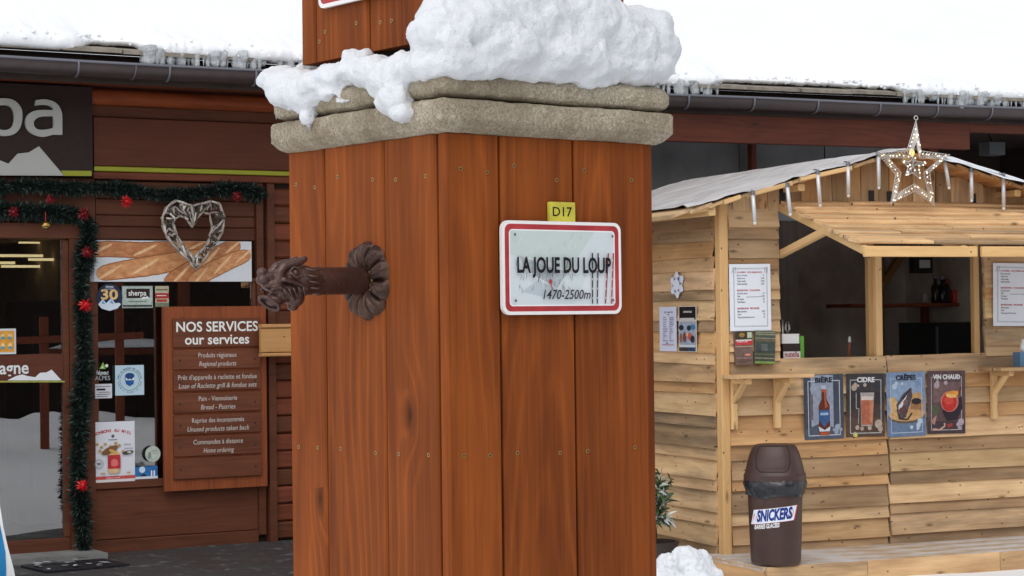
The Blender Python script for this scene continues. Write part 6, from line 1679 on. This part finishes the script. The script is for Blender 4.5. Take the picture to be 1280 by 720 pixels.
# back shelf with pots and bottles
SHY = 1.6
za_ = at(1160, 379, SHY).z; xa, xb = at(1092, 380, SHY).x, at(1222, 380, SHY).x
bs = empty('back_shelf', ST.M @ Matrix.Translation(((xa + xb) / 2, SHY, za_)), 'dim wooden shelf on the back wall inside the hatch', 'shelf')
plank('shelf_board', bs, (0, .1, -.014), (1, 0, 0), (0, 1, 0), (xb - xa + .5, .36, .028), M_redbrown, 1.3)
for x in (-.35, .12): plank('bracket', bs, (x, .2, -.12), (0, 0, 1), (-1, 0, 0), (.2, .05, .06), M_redbrown, 1.2)
M_pot = plain('red_pot', srgb(196, 34, 44), .4)
for a, b, lb_ in ((1193, 379, 'red pot, left of the two lower ones on the back shelf'), (1209, 379, 'red pot, right of the two lower ones on the back shelf'), (1200, 364, 'red pot stacked on top of two others on the back shelf')):
    q = at(a, b, SHY); u = empty('pot', ST.M @ Matrix.Translation((q.x, SHY, max(za_ + .001, q.z))), lb_, 'pot', 'red pots on the back shelf')
    mb = MB(); mb.lathe([(.042, 0), (.05, .004), (.052, .085), (.05, .09)], 18); mb.build('pot_body', M_pot, u, angle=.5)
    mb = MB(); mb.lathe([(.054, .082), (.054, .096), (.04, .10)], 18); mb.build('lid', M_pot, u, angle=.5)
for a, hgt, r, c, lb_ in ((1166, .20, .035, (40, 34, 32), 'dark bottle on the back shelf'), (1175, .19, .045, (34, 32, 36), 'tall black flask on the back shelf'), (1181, .16, .03, (60, 40, 36), 'dark bottle with a red cap beside the pots')):
    q = at(a, 379, SHY); u = empty('bottle', ST.M @ Matrix.Translation((q.x, SHY - .04, za_ + .001)), lb_, 'bottle', 'bottles on the back shelf')
    mb = MB(); mb.lathe([(r * .9, 0), (r, .01), (r, hgt * .6), (r * .4, hgt * .8), (r * .4, hgt * .95)], 14); mb.build('bottle_body', plain('bottle_%d' % a, srgb(*c), .2), u, smooth=True)
    mb = MB(); mb.lathe([(r * .5, hgt * .95), (r * .5, hgt * 1.08)], 12); mb.build('cap', M_pot if a == 1181 else M_gutrim, u, angle=.5)
q = at(1152, 378, SHY); u = tag(obj('jar', (lambda m: (m.lathe([(.03, 0), (.03, .07), (.025, .08)], 12), m.mesh('jar', plain('jar_grey', srgb(150, 146, 140), .4), True))[1])(MB()), None, ST.M @ Matrix.Translation((q.x, SHY - .05, za_ + .001))), 'small pale jar on the back shelf', 'jar')
q = at(1154, 330, 1.3); u = empty('wall_lamp', ST.M @ Matrix.Translation(q), 'dark lamp with a pale square face hanging inside the hatch', 'lamp')
mb = MB(); mb.box(-.085, .085, -.0, .06, -.07, .07); mb.build('housing', M_black, u); mb = MB(); mb.box(-.035, .06, -.004, -.0005, -.03, .03); mb.build('face', plain('pale_face', srgb(200, 202, 206), .5), u); mb = MB(); mb.tube([(0, .03, .07), (0, .03, 2.6 - q.z)], .008, 6); mb.build('stem', M_black, u)
xf0, xf1 = at(1170, 425, 1.3).x, at(1216, 425, 1.3).x; zf = at(1190, 403, 1.3).z
u = empty('fridge', ST.M @ Matrix.Translation(((xf0 + xf1) / 2, 1.3, DECK + .02)), 'black fridge standing inside the stall below the shelf', 'fridge')
mb = MB(); mb.box(-(xf1 - xf0) / 2, (xf1 - xf0) / 2, 0, .5, 0, zf - DECK - .02); mb.build('cabinet', plain('black_fridge', srgb(40, 42, 46), .3), u)
mb = MB(); mb.box(-(xf1 - xf0) / 2 - .004, -(xf1 - xf0) / 2 + .014, -.012, -.001, .1, zf - DECK - .05); mb.build('edge', M_gutrim, u)
# wooden braces inside at the back
for x, t in ((1130, .6), (1185, .6)):
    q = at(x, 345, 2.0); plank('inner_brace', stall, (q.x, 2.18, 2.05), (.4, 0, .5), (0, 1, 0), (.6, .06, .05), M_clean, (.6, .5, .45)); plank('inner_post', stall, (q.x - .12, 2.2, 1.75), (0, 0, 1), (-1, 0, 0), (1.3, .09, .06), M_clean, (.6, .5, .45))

# ================================================================== PLANT, SNOW HEAPS
q = W0 = Frame(0, 0, 0)
P0 = CAMP + ray(818, 640) * ((ST.o - CAMP).dot(ST.Y) / ray(818, 640).dot(ST.Y))
shrub = empty('shrub', Matrix.Translation((P0.x + .0, P0.y + .15, .0)), 'leafy green shrub with snow flecks between pillar and stall', 'shrub')
M_leaf = [plain('leaf_green', srgb(74, 92, 52), .5, var=.3, vscale=6), plain('leaf_pale', srgb(150, 158, 136), .5), plain('leaf_deep', srgb(44, 62, 36), .5), plain('leaf_frost', srgb(206, 210, 212), .7)]
base_z = .30
mb = MB(); mb.tube([(0, 0, 0), (.01, 0, .3), (.0, .01, .62)], [.02, .016, .006], 7)
tips = []
for k in range(30):
    a = random.uniform(0, 2 * pi); el = random.uniform(-.3, 1.2); l = random.uniform(.14, .28); s_ = Vector((0, 0, random.uniform(.28, .62))); e = s_ + Vector((cos(a) * cos(el) * l, sin(a) * cos(el) * l, sin(el) * l)); mb.tube([s_, (s_ + e) / 2 + Vector((0, 0, .01)), e], [.007, .005, .003], 5); tips.append((s_, e))
mb.build('stem', M_darkwood, shrub)
mb = MB()
for s_, e in tips:
    for k in range(26):
        t = random.uniform(.25, 1.05); c = s_.lerp(e, t); dv = (e - s_).normalized() * random.uniform(.2, 1) + Vector((random.uniform(-1, 1), random.uniform(-1, 1), random.uniform(-.7, .7))); dv.normalize(); l = random.uniform(.05, .11); wv = dv.cross(Vector((random.uniform(-1, 1), random.uniform(-1, 1), random.uniform(-.3, 1)))).normalized() * random.uniform(.007, .012)
        mid = c + dv * l * .5 + Vector((0, 0, .006)); tp = c + dv * l - Vector((0, 0, .012))
        mb.add([c, mid - wv, tp, mid + wv, mid - Vector((0, 0, .003))], [(0, 1, 4), (1, 2, 4), (2, 3, 4), (3, 0, 4)], random.choice((0, 0, 0, 1, 2, 2, 3)))
tag(mb.build('leaves', M_leaf, shrub), kind='stuff')
pot = loft([[(x * r, y * r, z) for x, y in sqsec(1, 32, 2)] for r, z in ((.13, 0), (.16, .22), (.17, .25), (.15, .25), (.14, .21))]); pot.build('pot', plain('dark_pot', srgb(58, 48, 44), .7), shrub, angle=.5)
bl = []
for k in range(26):
    a, b = random.uniform(826, 892), random.uniform(690, 735)
    d = ray(a, b); tt = 12.0 + random.uniform(-.25, .25); P = CAMP + d * (tt / d.y); r = random.uniform(.05, .11)
    bl.append((Vector((P.x, P.y, max(.03, P.z - .05))), (r, r, r * .8), (random.random(), random.random(), random.random())))
for a, b, r in ((838, 698, .10), (845, 712, .13), (872, 703, .09), (866, 712, .12), (888, 712, .07), (832, 720, .14)):
    d = ray(a, b); P = CAMP + d * (12.0 / d.y); bl.append((P - Vector((0, 0, r * .6)), (r, r, r)))
me = blob_mesh('snow_heap', bl, .009, M_snow, 2, ((.12, .05), (.05, .035), (.02, .016), (.01, .006)))
o = obj('snow_heap', me); tag(o, 'small heap of lumpy snow beside the stall deck', 'snow')

# ================================================================== ACROSS THE SQUARE (seen in the shop glass)
OPP = Frame(8.6, 1.8, 0)
ch = empty('chalet', Matrix.Translation((9.4, 1.2, 0)) @ Matrix.Rotation(pi + .767, 4, 'Z'), 'dark timber chalet across the square behind the viewer', 'building')
mb = MB(); mb.box(-7, 7, 1.2, 5, 0, 3.4); mb.build('wall', M_darkwood, ch)
mb = MB(); mb.add([(x, y, z) for x in (-7.6, 7.6) for y, z in ((-.3, 3.1), (3.2, 4.9), (6.5, 3.1), (6.5, 3.3), (3.2, 5.15), (-.3, 3.3))], [(0, 1, 2, 3, 4, 5), (11, 10, 9, 8, 7, 6)] + [(i, (i + 1) % 6, 6 + (i + 1) % 6, 6 + i) for i in range(6)]); mb.build('roof', M_darkwood, ch)
for k in range(7): plank('post', ch, (-6 + 2 * k + .3 * (k % 2), 0, 1.55), (0, 0, 1), (-1, 0, 0), (3.1, .2, .2), M_redbrown, .9)
for k, (x0, x1, z) in enumerate(((-6, -1.5, 1.25), (-.8, 2.4, 1.36), (3.0, 6.2, 1.2))):
    plank('rail', ch, ((x0 + x1) / 2, -.1, z), (1, 0, 0), (0, 0, 1), (x1 - x0, .12, .1), M_redbrown, .8)
    mb = MB(); n_s = 24; secs = []
    for i in range(n_s + 1):
        t = i / n_s; x = x0 + (x1 - x0) * t; s_ = min(1, t * 6, (1 - t) * 6) ** .5 * (.8 + .5 * nz(x * 1.2, k)); secs.append([(x, -.1 + .13 * cos(a) * s_, z + .06 + max(0, sin(a)) * .16 * s_) for a in [2 * pi * j / 10 for j in range(10)]])
    loft(secs).build('rail_snow', M_snow, ch, smooth=True)
tf = empty('timber_frame', Matrix.Translation((4.7, 7.0, 0)) @ Matrix.Rotation(.767, 4, 'Z'), 'plain timber posts with a rail standing in the snow across the square', 'fence')
for x, hh in ((-1.5, 1.9), (-.55, 2.2), (.35, 1.8), (1.3, 2.3)): plank('post', tf, (x, 0, hh / 2), (0, 0, 1), (-1, 0, 0), (hh, .11, .11), M_redbrown, 1.3)
plank('rail', tf, (0, .06, 1.5), (1, 0, .03), (0, 0, 1), (3.2, .09, .05), M_redbrown, 1.3)
M_fir = plain('fir_needles', srgb(40, 56, 44), .7, var=.4, vscale=3)
def fir(x, y, H_, label):
    t = empty('fir_tree', Matrix.Translation((x, y, 0)), label, 'tree', 'fir trees across the square')
    mb = MB(); mb.tube([(0, 0, 0), (0, 0, H_)], [.16, .02], 7); mb.build('trunk', M_darkwood, t)
    mb = MB()
    for k in range(900):
        f = random.random() ** 1.4; z = .8 + f * (H_ - .8); R_ = (1 - f) * H_ * .2 + .05; a = random.uniform(0, 2 * pi); r = R_ * random.uniform(.3, 1); c = Vector((cos(a) * r, sin(a) * r, z - r * .3)); u = Vector((cos(a), sin(a), -.4)); v = Vector((-sin(a), cos(a), random.uniform(-.3, .3))) * random.uniform(.06, .16); l = random.uniform(.2, .5)
        mb.add([c - u * l * .4 - v * .3, c - v, c + u * l, c + v, c - u * l * .4 + v * .3], [(0, 1, 2, 3, 4)])
    tag(mb.build('crown', M_fir, t), kind='stuff')
for k, (x, y, H_) in enumerate(((13, 8.5, 9), (16, 4.5, 10), (4.5, -6.5, 9), (1, -9, 11))): fir(x, y, H_, ['tall dark fir tree at the far right of the square', 'tallest dark fir tree behind the chalet', 'dark fir tree left of the chalet', 'dark fir tree far behind the viewer'][k])
